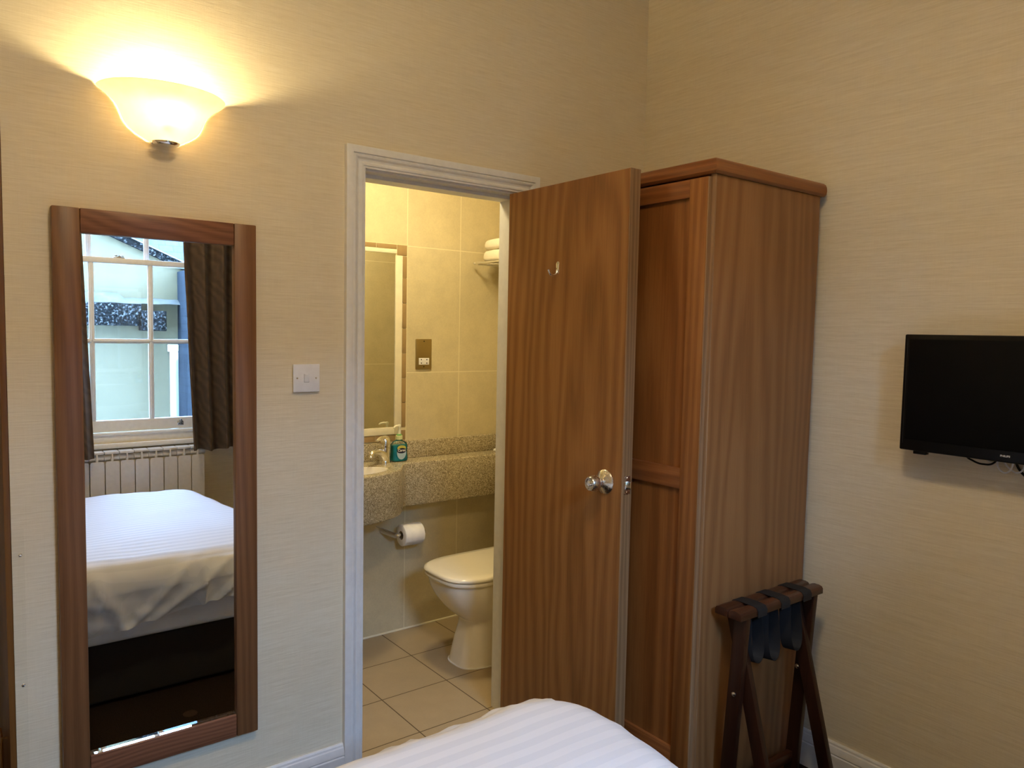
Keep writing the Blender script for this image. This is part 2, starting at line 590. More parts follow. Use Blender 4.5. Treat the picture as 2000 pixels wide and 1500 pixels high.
# ------------------------------------------------------------------ the room
XR = 1.35       # right wall
XC = -0.895     # outside corner where the lobby begins
YF = -2.83      # window wall
XL = -2.15      # wall at the bed head
ZC = 3.0
DX0, DX1, DZ = 0.066, 0.700, 1.994   # doorway
T = 0.112
# window opening
WX0, WX1, WZ0, WZ1 = -0.68, 0.42, 0.775, 2.52

b = B(XC, DX0 - 0.004, 0, T, 0, ZC)
box(b, DX1 + 0.004, 1.47, 0, T, 0, ZC)
box(b, DX0 - 0.004, DX1 + 0.004, 0, T, DZ + 0.004, ZC)
struct('wall_back', b, 'paper_back')
struct('wall_right', B(XR, XR + 0.12, YF - 0.2, 0, 0, ZC), 'paper_right')
b = B(XL, WX0, YF - 0.2, YF, 0, ZC)
box(b, WX1, XR, YF - 0.2, YF, 0, ZC)
box(b, WX0, WX1, YF - 0.2, YF, 0, WZ0)
box(b, WX0, WX1, YF - 0.2, YF, WZ1, ZC)
box(b, XL - 0.12, XR + 0.12, YF - 0.2, YF, ZC + 0.08, 7.5)  # unseen upper storeys, added to cut the sky light on the house opposite
struct('wall_front', b, 'paper_back')
struct('wall_left', B(XL - 0.12, XL, YF - 0.2, 0.85, 0, ZC), 'paper_right')
b = B(XC, XC + 0.1, T, 1.1, 0, ZC)
struct('wall_lobby_side', b, 'paper_right')
struct('floor', B(XL, XR, YF, 0, -0.05, 0), 'carpet')
struct('floor_lobby', B(XL, XC, 0, 0.85, -0.05, 0), 'carpet')
struct('ceiling', B(XL - 0.12, XR + 0.12, YF - 0.2, 1.25, ZC, ZC + 0.08), 'ceiling')

# wooden cupboard front lining the lobby side of the corner
struct('wall_lobby_back', B(XL - 0.12, XC, 0.85, 0.95, 0, ZC), 'paper_back')
d2 = sroot('door_2', (XC, 0.4, 0))
obj('door_leaf', B(XC - 0.014, XC - 0.0003, 0.003, 0.83, 0.004, 2.9, 0.001), 'lobby_wood', d2)
b = bmesh.new()
box(b, XC - 0.019, XC - 0.013, 0.30, 0.36, 0.01, 0.30, 0.002)
obj('panel_moulding', b, 'oak_stile', d2)
b = bmesh.new()
tube(b, [(XC - 0.013, 0.10, 0.385), (XC - 0.026, 0.10, 0.388), (XC - 0.028, 0.10, 0.37), (XC - 0.028, 0.095, 0.31), (XC - 0.026, 0.094, 0.296), (XC - 0.013, 0.094, 0.298)], 0.004, 10)
obj('door_handle', b, 'oak_lip', d2)

# corner guard with its screws
cg = thing('corner_guard', 'clear plastic corner guard strip screwed to the outside corner of the papered wall', 'corner guard', (XC, -0.002, 0))
b = B(XC - 0.0012, XC + 0.026, -0.0013, -0.0001, 0.0, 0.966)
obj('strip', b, 'clear', cg)
for z in (0.899, 0.560, 0.23):
    b = bmesh.new()
    lathe(b, [(0, 0.0022), (0.0022, 0.002), (0.0036, 0.0008), (0.0036, 0)], (-0.877, -0.0013, z), (0, -1, 0), 16)
    box(b, -0.8795, -0.8745, -0.0038, -0.0033, z - 0.0005, z + 0.0005)
    obj('screw', b, 'chrome', cg)

# skirting
SK = [(0, 0), (0.125, 0), (0.125, 0.006), (0.121, 0.009), (0.115, 0.010), (0.112, 0.013), (0.100, 0.017), (0.090, 0.0185), (0.086, 0.016), (0.082, 0.019), (0.0, 0.019)]
def skirt(name, p0, p1, nrm):
    b = bmesh.new()
    sweep_profile(b, SK, [p0, p1], [(0, 0, 1)] * 2, nrm)
    return struct(name, b, 'white_gloss', 20)
skirt('baseboard_back', (XC, 0, 0), (-0.0005, 0, 0), (0, -1, 0))
skirt('baseboard_right', (XR, -0.001, 0), (XR, YF, 0), (-1, 0, 0))
skirt('baseboard_corner', (DX1 + 0.078, 0, 0), (XR - 0.02, 0, 0), (0, -1, 0))
skirt('baseboard_front', (XL, YF, 0), (XR - 0.02, YF, 0), (0, 1, 0))

# architrave and lining of the bathroom doorway
AR = [(0, 0), (0, 0.018), (0.006, 0.020), (0.022, 0.020), (0.0245, 0.0145), (0.029, 0.018), (0.034, 0.0165), (0.040, 0.011), (0.045, 0.0095), (0.049, 0.0125), (0.053, 0.0155), (0.058, 0.0155), (0.0605, 0.012), (0.066, 0.012), (0.066, 0)]
b = bmesh.new()
x0, x1, z1 = 0.0, DX1 + 0.076, 2.0605
sweep_profile(b, AR, [(x0, 0, 0), (x0, 0, z1), (x1, 0, z1), (x1, 0, 0)], [(1, 0, 0), (1, 0, -1), (-1, 0, -1), (-1, 0, 0)], (0, -1, 0))
ar = struct('trim_1', b, 'white_gloss', 20)
ar['label'] = 'white moulded architrave around the bathroom doorway'
b = B(DX0 - 0.002, DX0 + 0.004, -0.001, T + 0.001, 0, DZ)
box(b, DX1 - 0.004, DX1 + 0.002, -0.001, T + 0.001, 0, DZ)
box(b, DX0 - 0.002, DX1 + 0.002, -0.001, T + 0.001, DZ - 0.006, DZ + 0.002)
box(b, DX0 + 0.004, DX0 + 0.012, 0.045, T, 0, DZ - 0.006)
box(b, DX1 - 0.013, DX1 - 0.004, 0.045, T, 0, DZ - 0.006)
box(b, DX0, DX1, 0.045, T, DZ - 0.018, DZ - 0.006)
lining = struct('trim_2', b, 'white_gloss')
obj('strike_plate', B(DX0 + 0.0035, DX0 + 0.0052, 0.006, 0.034, 0.985, 1.03, 0.0005), 'hole', lining)

# ------------------------------------------------------------------ bathroom door, opened at a right angle
HX = 0.632     # near face
d1 = sroot('door_1', (HX + 0.02, -0.024, 0))
d1['label'] = 'brown oak veneer bathroom door standing open in front of the wardrobe'
obj('door_leaf', B(HX, HX + 0.0425, -0.6195, -0.022, 0.008, 1.981, 0.0006, 1), 'oak_door', d1)
obj('edge_lipping', B(HX + 0.0004, HX + 0.0421, -0.6235, -0.6196, 0.008, 1.981, 0.0008, 1), 'oak_edge', d1)
kz, ky = 1.020, -0.548
kn = bmesh.new()
lathe(kn, [(0, 0), (0.0385, 0), (0.0385, 0.002), (0.036, 0.005), (0.022, 0.013), (0.0135, 0.0185), (0.0125, 0.027), (0.0145, 0.029), (0.0215, 0.033), (0.0245, 0.039), (0.0252, 0.046), (0.0240, 0.056), (0.0222, 0.064), (0.0205, 0.0665), (0.0165, 0.066), (0.0155, 0.063), (0, 0.062)], (HX, ky, kz), (-1, 0, 0), 40)
knob = obj('door_knob', kn, 'steel', d1)
b = bmesh.new()
lathe(b, [(0, 0), (0.0075, 0), (0.0075, 0.006), (0.006, 0.0075), (0, 0.0075)], (HX - 0.062, ky, kz), (-1, 0, 0), 20)
box(b, HX - 0.0735, HX - 0.069, ky - 0.0055, ky + 0.0055, kz - 0.0012, kz + 0.0012)
obj('thumb_turn', b, 'chrome', knob)
b = bmesh.new()
lathe(b, [(0, 0), (0.0335, 0), (0.031, 0.005), (0.0125, 0.0175), (0.012, 0.028), (0.021, 0.036), (0.0258, 0.05), (0.02, 0.062), (0, 0.063)], (HX + 0.0425, ky, kz), (1, 0, 0), 32)
obj('door_knob', b, 'steel', d1)
b = B(HX + 0.009, HX + 0.034, -0.6246, -0.6236, 0.991, 1.048, 0.0004)
lp = obj('latch_plate', b, 'steel', d1)
b = bmesh.new()
prism(b, [(HX + 0.012, -0.6246), (HX + 0.032, -0.6246), (HX + 0.032, -0.634), (HX + 0.027, -0.633), (HX + 0.012, -0.626)], 'xy', 1.007, 1.031, 0.001)
obj('latch_bolt', b, 'chrome', lp)
for z in (0.997, 1.042):
    b = bmesh.new()
    lathe(b, [(0, 0.001), (0.003, 0.0008), (0.0036, 0)], (HX + 0.0215, -0.6246, z), (0, -1, 0), 14)
    obj('screw', b, 'chrome', lp)
# robe hook on the door
hy, hz = -0.299, 1.713
b = bmesh.new()
lathe(b, [(0, 0.0025), (0.0068, 0.0025), (0.0078, 0.0015), (0.0078, 0)], (HX, hy, 1.7155), (-1, 0, 0), 24)
prism(b, [(hy - 0.0078, 1.7155), (hy + 0.0078, 1.7155), (hy + 0.0055, 1.683), (hy - 0.0055, 1.683)], 'yz', HX - 0.0026, HX - 0.0001, 0.0006)
tube(b, [(HX - 0.003, hy, 1.695), (HX - 0.005, hy, 1.684), (HX - 0.012, hy, 1.677), (HX - 0.022, hy, 1.6745), (HX - 0.032, hy, 1.678), (HX - 0.0385, hy, 1.686), (HX - 0.042, hy, 1.694)], [0.0042, 0.0045, 0.0042, 0.004, 0.0038, 0.0036, 0.0042], 12)
hook = obj('coat_hook', b, 'chrome', d1)
for z in (1.719, 1.706):
    b = bmesh.new()
    lathe(b, [(0, 0.0012), (0.0022, 0.001), (0.0028, 0)], (HX - 0.0026, hy, z), (-1, 0, 0), 12)
    obj('screw', b, 'steel', hook)
for z in (0.22, 1.0, 1.78):
    b = bmesh.new()
    tube(b, [(HX + 0.050, -0.0205, z - 0.04), (HX + 0.050, -0.0205, z + 0.04)], 0.005, 12)
    obj('hinge', b, 'steel', d1)

# ------------------------------------------------------------------ wall mirror
mx0, mx1, mz0, mz1 = -0.796, -0.286, 0.267, 1.778
wm = thing('wall_mirror', 'tall oak framed mirror hung on the papered wall under the wall light', 'mirror', (-0.54, -0.001, mz0))
sw = 0.0625
obj('frame_upright', B(mx0, mx0 + sw, -0.026, -0.0015, mz0, mz1, 0.003), 'frame_v', wm)
obj('frame_upright', B(mx1 - sw, mx1, -0.026, -0.0015, mz0, mz1, 0.003), 'frame_v', wm)
obj('frame_rail', B(mx0 + sw + 0.0006, mx1 - sw - 0.0006, -0.0255, -0.0015, mz1 - 0.0625, mz1, 0.0025), 'frame_h', wm)
obj('frame_rail', B(mx0 + sw + 0.0006, mx1 - sw - 0.0006, -0.0255, -0.0015, mz0, mz0 + 0.067, 0.0025), 'frame_h', wm)
obj('glass', B(mx0 + sw - 0.004, mx1 - sw + 0.004, -0.0125, -0.008, mz0 + 0.06, mz1 - 0.058), 'mirror', wm)
# bevelled margin of the glass along the bottom edge
b = bmesh.new()
t = bmesh.new()
vs = [t.verts.new(p) for p in ((mx0 + sw, -0.0180, mz0 + 0.0660), (mx1 - sw, -0.0180, mz0 + 0.0660), (mx1 - sw, -0.0152, mz0 + 0.0715), (mx0 + sw, -0.0152, mz0 + 0.0715), (mx0 + sw, -0.0127, mz0 + 0.0770), (mx1 - sw, -0.0127, mz0 + 0.0770))]
t.faces.new((vs[0], vs[1], vs[2], vs[3])); t.faces.new((vs[3], vs[2], vs[5], vs[4]))
bmesh.ops.solidify(t, geom=t.faces[:], thickness=0.0003)
add(b, t)
obj('glass_bevel', b, 'mirror', wm, None)

# ------------------------------------------------------------------ light switch
ls = thing('light_switch', 'white single light switch on the wall between mirror and doorway', 'light switch', (-0.1275, -0.001, 1.288))
obj('back_box', B(-0.168, -0.087, -0.006, 0.0, 1.290, 1.372, 0.001), 'plastic_white', ls)
obj('plate', B(-0.170, -0.085, -0.0105, -0.0055, 1.288, 1.374, 0.002, 3), 'plastic_white', ls)
b = bmesh.new()
prism(b, [(1.319, -0.0105), (1.343, -0.0105), (1.343, -0.0155), (1.331, -0.013), (1.319, -0.0118)], 'yz', 0, 0.0145, 0.0006)
for v in b.verts:
    v.co = Vector((v.co.x - 0.135, v.co.z if False else 0, 0)) + Vector((0, v.co.z, v.co.y))
obj('rocker', b, 'plastic_white', ls)
b = bmesh.new()
for a in ((-0.1358, -0.1348, 1.318, 1.344), (-0.1207, -0.1197, 1.318, 1.344)):
    box(b, a[0], a[1], -0.0107, -0.0104, a[2], a[3])
box(b, -0.1358, -0.1197, -0.0107, -0.0104, 1.3178, 1.3188)
obj('rocker_surround', b, simple('switch_gap', rgb(120, 122, 128), 0.6), ls)
for x in (-0.1575, -0.0975):
    b = bmesh.new()
    lathe(b, [(0, 0.0016), (0.0024, 0.0013), (0.0032, 0)], (x, -0.0105, 1.331), (0, -1, 0), 16)
    obj('screw', b, 'chrome', ls)

# ------------------------------------------------------------------ wall light
sx, sz = -0.530, 1.970
wl = thing('wall_light', 'lit opal glass uplighter bowl on the wall above the tall mirror', 'wall light', (sx, 0, sz))
prof = [(0.0, 0.0), (0.030, 0.002), (0.042, 0.007), (0.068, 0.021), (0.085, 0.034), (0.095, 0.047), (0.101, 0.060), (0.106, 0.073), (0.112, 0.085), (0.121, 0.097), (0.134, 0.108), (0.149, 0.118), (0.157, 0.125), (0.160, 0.130)]
inner = [(max(r - 0.004, 0), h + 0.003) for r, h in prof][::-1]
b = bmesh.new()
lathe(b, prof + inner, (sx, -0.004, sz), (0, 0, 1), 56, PI, 2 * PI, 1.0, 0.86)
obj('shade', b, 'shade', wl, 60)
b = bmesh.new()
lathe(b, [(0, 0.0), (0.016, 0.0), (0.030, 0.001), (0.034, 0.005), (0.0345, 0.009), (0.031, 0.012), (0, 0.012)], (sx, -0.038, sz - 0.008), (0, 0, 1), 32, 0, 2 * PI, 1.0, 0.8)
obj('finial', b, 'chrome', wl)
obj('wall_plate', B(sx - 0.03, sx + 0.03, -0.012, 0, sz, sz + 0.07, 0.002), 'white_gloss', wl)
b = bmesh.new()
tube(b, [(sx, -0.064, sz + 0.050), (sx, -0.064, sz + 0.058)], 0.010, 16)
obj('lamp_holder', b, 'plastic_white', wl)
WARM = (1.0, 0.80, 0.42, 1)
b = bmesh.new()
lathe(b, [(0, 0.055), (0.011, 0.056), (0.019, 0.068), (0.0225, 0.082), (0.019, 0.096), (0.010, 0.104), (0, 0.106)], (sx, -0.064, sz), (0, 0, 1), 24)
obj('bulb', b, emit('lamp_bulb_glow', WARM, 390.0), wl)

# ------------------------------------------------------------------ wardrobe
WY0, WY1, WFX, WRX = -0.8343, -0.026, 0.766, 1.305
WT = 1.950
wr = thing('wardrobe', 'tall oak wardrobe with panelled doors in the corner behind the open bathroom door', 'wardrobe', (1.03, -0.43, 0))
b = bmesh.new()
prism(b, [(WFX, 0), (1.283, 0), (1.283, 0.13), (WRX, 0.145), (WRX, WT), (WFX, WT)], 'xz', WY0, WY0 + 0.018, 0.0008)
obj('side_panel', b, 'oak_side', wr)
b = bmesh.new()
box(b, WFX, WRX, WY1 - 0.018, WY1, 0, WT)
obj('side_panel', b, 'oak_side', wr)
obj('front_lipping', B(WFX - 0.004, WFX, WY0, WY0 + 0.018, 0, WT, 0.0006, 1), 'oak_lip', wr)
b = B(WFX + 0.02, WRX - 0.002, WY0 + 0.018, WY1 - 0.018, 0.06, 0.078)
box(b, WFX + 0.02, WRX - 0.002, WY0 + 0.018, WY1 - 0.018, WT - 0.018, WT)
box(b, WRX - 0.008, WRX - 0.002, WY0 + 0.018, WY1 - 0.018, 0.06, WT)
box(b, WFX + 0.03, WFX + 0.045, WY0 + 0.018, WY1 - 0.018, 0.0, 0.06)
obj('carcass', b, 'oak_panel', wr)
# crown with rounded nosing
def crown_prof(x_front):
    return None
b = bmesh.new()
CP = [(0.0, 0.0), (0.008, -0.001), (0.0155, 0.006), (0.0175, 0.016), (0.0165, 0.027), (0.012, 0.037), (0.004, 0.043), (-0.03, 0.044), (-0.03, 0.0)]
def crown_piece(path, outs):
    t = bmesh.new()
    rows = [[t.verts.new(Vector(p) + Vector(o) * u + Vector((0, 0, h))) for u, h in CP] for p, o in zip(path, outs)]
    for A, Q in zip(rows[:-1], rows[1:]):
        for j in range(len(CP)):
            k = (j + 1) % len(CP)
            t.faces.new((A[j], A[k], Q[k], Q[j]))
    t.faces.new(rows[0][::-1]); t.faces.new(rows[-1])
    bmesh.ops.recalc_face_normals(t, faces=t.faces[:])
    return add(bmesh.new(), t)
cx, cyy = WFX - 0.004, WY0 + 0.004
obj('crown_moulding', crown_piece([(cx, WY1, WT + 0.001), (cx, cyy, WT + 0.001)], [(-1, 0, 0), (-1, -1, 0)]), 'oak_rail_y', wr)
obj('crown_moulding', crown_piece([(cx, cyy, WT + 0.001), (1.322, cyy, WT + 0.001)], [(-1, -1, 0), (0, -1, 0)]), 'oak_crown_x', wr)
obj('top_board', B(cx + 0.0, 1.322, cyy, WY1, WT + 0.0005, WT + 0.044), 'oak_panel', wr)
# two framed doors
for i, (ya, yb) in enumerate(((-0.8195, -0.4325), (-0.4275, -0.040))):
    xf, xb = 0.744, 0.764
    dr = obj('door', B(xf + 0.012, xb, ya + 0.005, yb - 0.005, 0.075, 1.935), 'oak_panel', wr)
    sw_ = 0.066
    obj('stile', B(xf, xb - 0.001, ya, ya + sw_, 0.07, 1.942, 0.0012), 'oak_stile', dr)
    obj('stile', B(xf, xb - 0.001, yb - sw_, yb, 0.07, 1.942, 0.0012), 'oak_stile', dr)
    for z0, z1, nm in ((0.07, 0.21, 'rail'), (1.021, 1.083, 'rail'), (1.889, 1.942, 'rail')):
        obj(nm, B(xf + 0.0008, xb - 0.001, ya + sw_ + 0.0006, yb - sw_ - 0.0006, z0, z1, 0.0012), 'oak_rail_y', dr)
    if i == 0:
        obj('edge_lipping', B(xf + 0.001, xb - 0.001, ya - 0.003, ya - 0.0001, 0.07, 1.942, 0.0004, 1), 'oak_lip', dr)

# ------------------------------------------------------------------ luggage rack leaning folded against the wardrobe
lr = thing('luggage_rack', 'folded dark wood luggage rack with black straps beside the wardrobe', 'luggage rack', (1.02, -0.93, 0))
RX0, RX1, RZ = 0.803, 1.238, 0.683
YB, YFr = -0.878, -0.926       # centre lines of the two top rails
for y in (YB, YFr):
    b = bmesh.new()
    w = 0.0225
    prism(b, [(y - w, RZ - 0.026), (y + w, RZ - 0.026), (y + w, RZ - 0.010), (y + w * 0.80, RZ - 0.003), (y + w * 0.35, RZ), (y - w * 0.35, RZ), (y - w * 0.80, RZ - 0.003), (y - w, RZ - 0.010)], 'yz', RX0, RX1, 0.0015)
    obj('top_rail', b, 'mahogany_x', lr)
def leg(x0, x1, yt, yb, w=0.043, zt=RZ - 0.026):
    b = bmesh.new()
    prism(b, [(yt - w / 2, zt), (yt + w / 2, zt), (yb + w / 2, 0.0), (yb - w / 2, 0.0)], 'yz', x0, x1, 0.0015)
    return b
# front rail legs (outer pair) go back a little, rear rail legs (inner pair) come forward
for x0 in (0.832, 1.189):
    obj('leg', leg(x0, x0 + 0.021, YFr, -0.885), 'mahogany', lr)
for x0 in (0.856, 1.165):
    obj('leg', leg(x0, x0 + 0.021, YB, -1.055), 'mahogany', lr)
obj('stretcher', B(0.877, 1.165, -1.047, -1.028, 0.075, 0.110, 0.002), 'mahogany_x', lr)
obj('stretcher', B(0.853, 1.189, -0.897, -0.876, 0.085, 0.118, 0.002), 'mahogany_x', lr)
for x, s in ((0.832, -1), (1.165, -1)):
    b = bmesh.new()
    lathe(b, [(0, 0.005), (0.004, 0.0045), (0.007, 0.0022), (0.0075, 0)], (x, -0.913, 0.420 if s else 0.42), (s, 0, 0), 20)
    obj('bolt', b, 'chrome', lr)
for i, x in enumerate((0.905, 1.025, 1.145)):
    b = bmesh.new()
    w = 0.046
    zt = RZ + 0.0012
    pts = [(x, YFr - 0.0245, RZ - 0.030), (x, YFr - 0.0245, RZ - 0.011), (x, YFr - 0.018, RZ - 0.0015), (x, YFr, zt), (x, YB, zt), (x, YB + 0.018, RZ - 0.0015), (x, YB + 0.0235, RZ - 0.011), (x, YB + 0.0235, RZ - 0.030)]
    ribbon(b, pts, (1, 0, 0), w)
    # slack loop hanging down between the rails
    dx = 0.026
    xl = x - (0.010, 0.045, 0.045)[i]
    zb = RZ - (0.172, 0.186, 0.184)[i]
    lp = bez((xl + dx, YFr + 0.012, RZ - 0.027), (xl + dx + 0.012, YFr + 0.004, RZ - 0.12), (xl + dx + 0.012, YFr - 0.004, zb + 0.004), (xl, YFr - 0.006, zb), 12)
    lp += bez((xl, YFr - 0.006, zb), (xl - dx - 0.010, YFr - 0.004, zb + 0.004), (xl - dx + 0.002, YFr + 0.008, RZ - 0.12), (xl - dx + 0.012, YFr + 0.016, RZ - 0.027), 12)[1:]
    ribbon(b, lp, (0.30, -0.95, 0.0), 0.036)
    obj('strap', b, 'webbing', lr, 50)

# ------------------------------------------------------------------ television
tv = thing('television', 'black flat screen television on the right wall', 'television', (1.27, -1.44, 1.158))
TY0, TY1, TZ0, TZ1, TX = -1.722, -1.159, 1.158, 1.500, 1.252
obj('casing', B(TX, TX + 0.038, TY0, TY1, TZ0, TZ1, 0.004, 3), 'black', tv)
obj('screen', B(TX - 0.0012, TX + 0.002, TY0 + 0.015, TY1 - 0.015, TZ0 + 0.032, TZ1 - 0.014, 0.0006), 'screen', tv)
b = bmesh.new()
for a in ((TY1 - 0.0095, TY1 - 0.0085, TZ0 + 0.02, TZ1 - 0.012),):
    box(b, TX - 0.0009, TX + 0.001, a[0], a[1], a[2], a[3])
obj('bezel_line', b, simple('dark_grey_trim', rgb(34, 35, 36), 0.3), tv)
obj('stand_stub', B(TX + 0.008, TX + 0.03, -1.232, -1.196, TZ0 - 0.010, TZ0 + 0.002, 0.002), 'black', tv)
obj('rear_housing', B(TX + 0.037, TX + 0.06, TY0 + 0.07, TY1 - 0.07, TZ0 + 0.04, TZ1 - 0.05, 0.01, 3), 'black', tv)
obj('wall_bracket', B(TX + 0.059, XR - 0.001, -1.50, -1.38, 1.28, 1.40, 0.003), 'black', tv)
obj('logo_lettering', text_mesh('PHILIPS', 0.0072, (0, -1, 0), (0, 0, 1), (TX - 0.0004, -1.441, 1.1755), 0.0004, 0, 0.00015, 1.05), 'silver_grey', tv)

def cable(name, label, mat, pts, r, loc):
    b = bmesh.new()
    q = []
    n = len(pts)
    P = [Vector(p) for p in pts]
    for i in range(n - 1):
        p0, p1, p2, p3 = P[max(i - 1, 0)], P[i], P[i + 1], P[min(i + 2, n - 1)]
        for k in range(8):
            t = k / 8
            q.append(0.5 * ((2 * p1) + (p2 - p0) * t + (2 * p0 - 5 * p1 + 4 * p2 - p3) * t * t + (3 * p1 - p0 - 3 * p2 + p3) * t ** 3))
    q.append(P[-1])
    tube(b, q, r, 8)
    return tag(obj(name, b, mat), label, 'cable')
cxx = 1.322
cable('aerial_cable', 'thin black cable drooping alone under the television edge', 'black',
      [(cxx, -1.300, 1.21), (cxx, -1.315, 1.157), (cxx, -1.336, 1.142), (cxx, -1.361, 1.136), (cxx, -1.391, 1.145), (cxx, -1.42, 1.20)], 0.0027, None)
cable('power_cable', 'white looped cable hanging under the television beside its logo', 'plastic_white',
      [(cxx + 0.012, -1.345, 1.21), (cxx + 0.012, -1.366, 1.151), (cxx + 0.01, -1.387, 1.146), (cxx + 0.008, -1.405, 1.175), (cxx, -1.399, 1.150), (cxx - 0.004, -1.404, 1.131), (cxx - 0.006, -1.420, 1.121), (cxx - 0.006, -1.434, 1.131), (cxx - 0.004, -1.437, 1.156), (cxx, -1.424, 1.178), (cxx + 0.004, -1.414, 1.152), (cxx + 0.006, -1.428, 1.132), (cxx + 0.006, -1.447, 1.124), (cxx + 0.004, -1.463, 1.142), (cxx, -1.472, 1.21)], 0.0023, None)
cable('mains_lead', 'thick black lead tangled behind the white cable loops under the television', 'black',
      [(cxx + 0.016, -1.425, 1.21), (cxx + 0.016, -1.437, 1.155), (cxx + 0.016, -1.452, 1.127), (cxx + 0.014, -1.474, 1.110), (cxx + 0.012, -1.52, 1.085), (cxx + 0.014, -1.62, 1.02), (cxx + 0.016, -1.70, 0.85), (cxx + 0.016, -1.73, 0.4), (cxx + 0.004, -1.735, 0.12), (cxx, -1.74, 0.004)], 0.0036, None)

# ------------------------------------------------------------------ bed
BX0, BX1, BY0, BY1 = -1.98, 0.055, -2.33, -1.0
bd = thing('divan_base', 'dark fabric divan base standing on the carpet under the mattress', 'bed base', (-0.95, -1.66, 0))
obj('base', B(BX0, BX1, BY0, BY1, 0.015, 0.250, 0.012, 3), 'divan', bd)
for x in (BX0 + 0.1, BX1 - 0.1):
    for y in (BY0 + 0.1, BY1 - 0.1):
        b = bmesh.new()
        tube(b, [(x, y, 0), (x, y, 0.02)], 0.03, 16)
        obj('castor', b, 'black', bd)
mt = tag(obj('mattress', B(BX0 + 0.06, BX1 + 0.01, BY0 + 0.04, BY1 + 0.028, 0.2505, 0.5, 0.03, 4), 'sheet', None), 'mattress in a white sheet showing as a strip below the duvet hem', 'mattress')

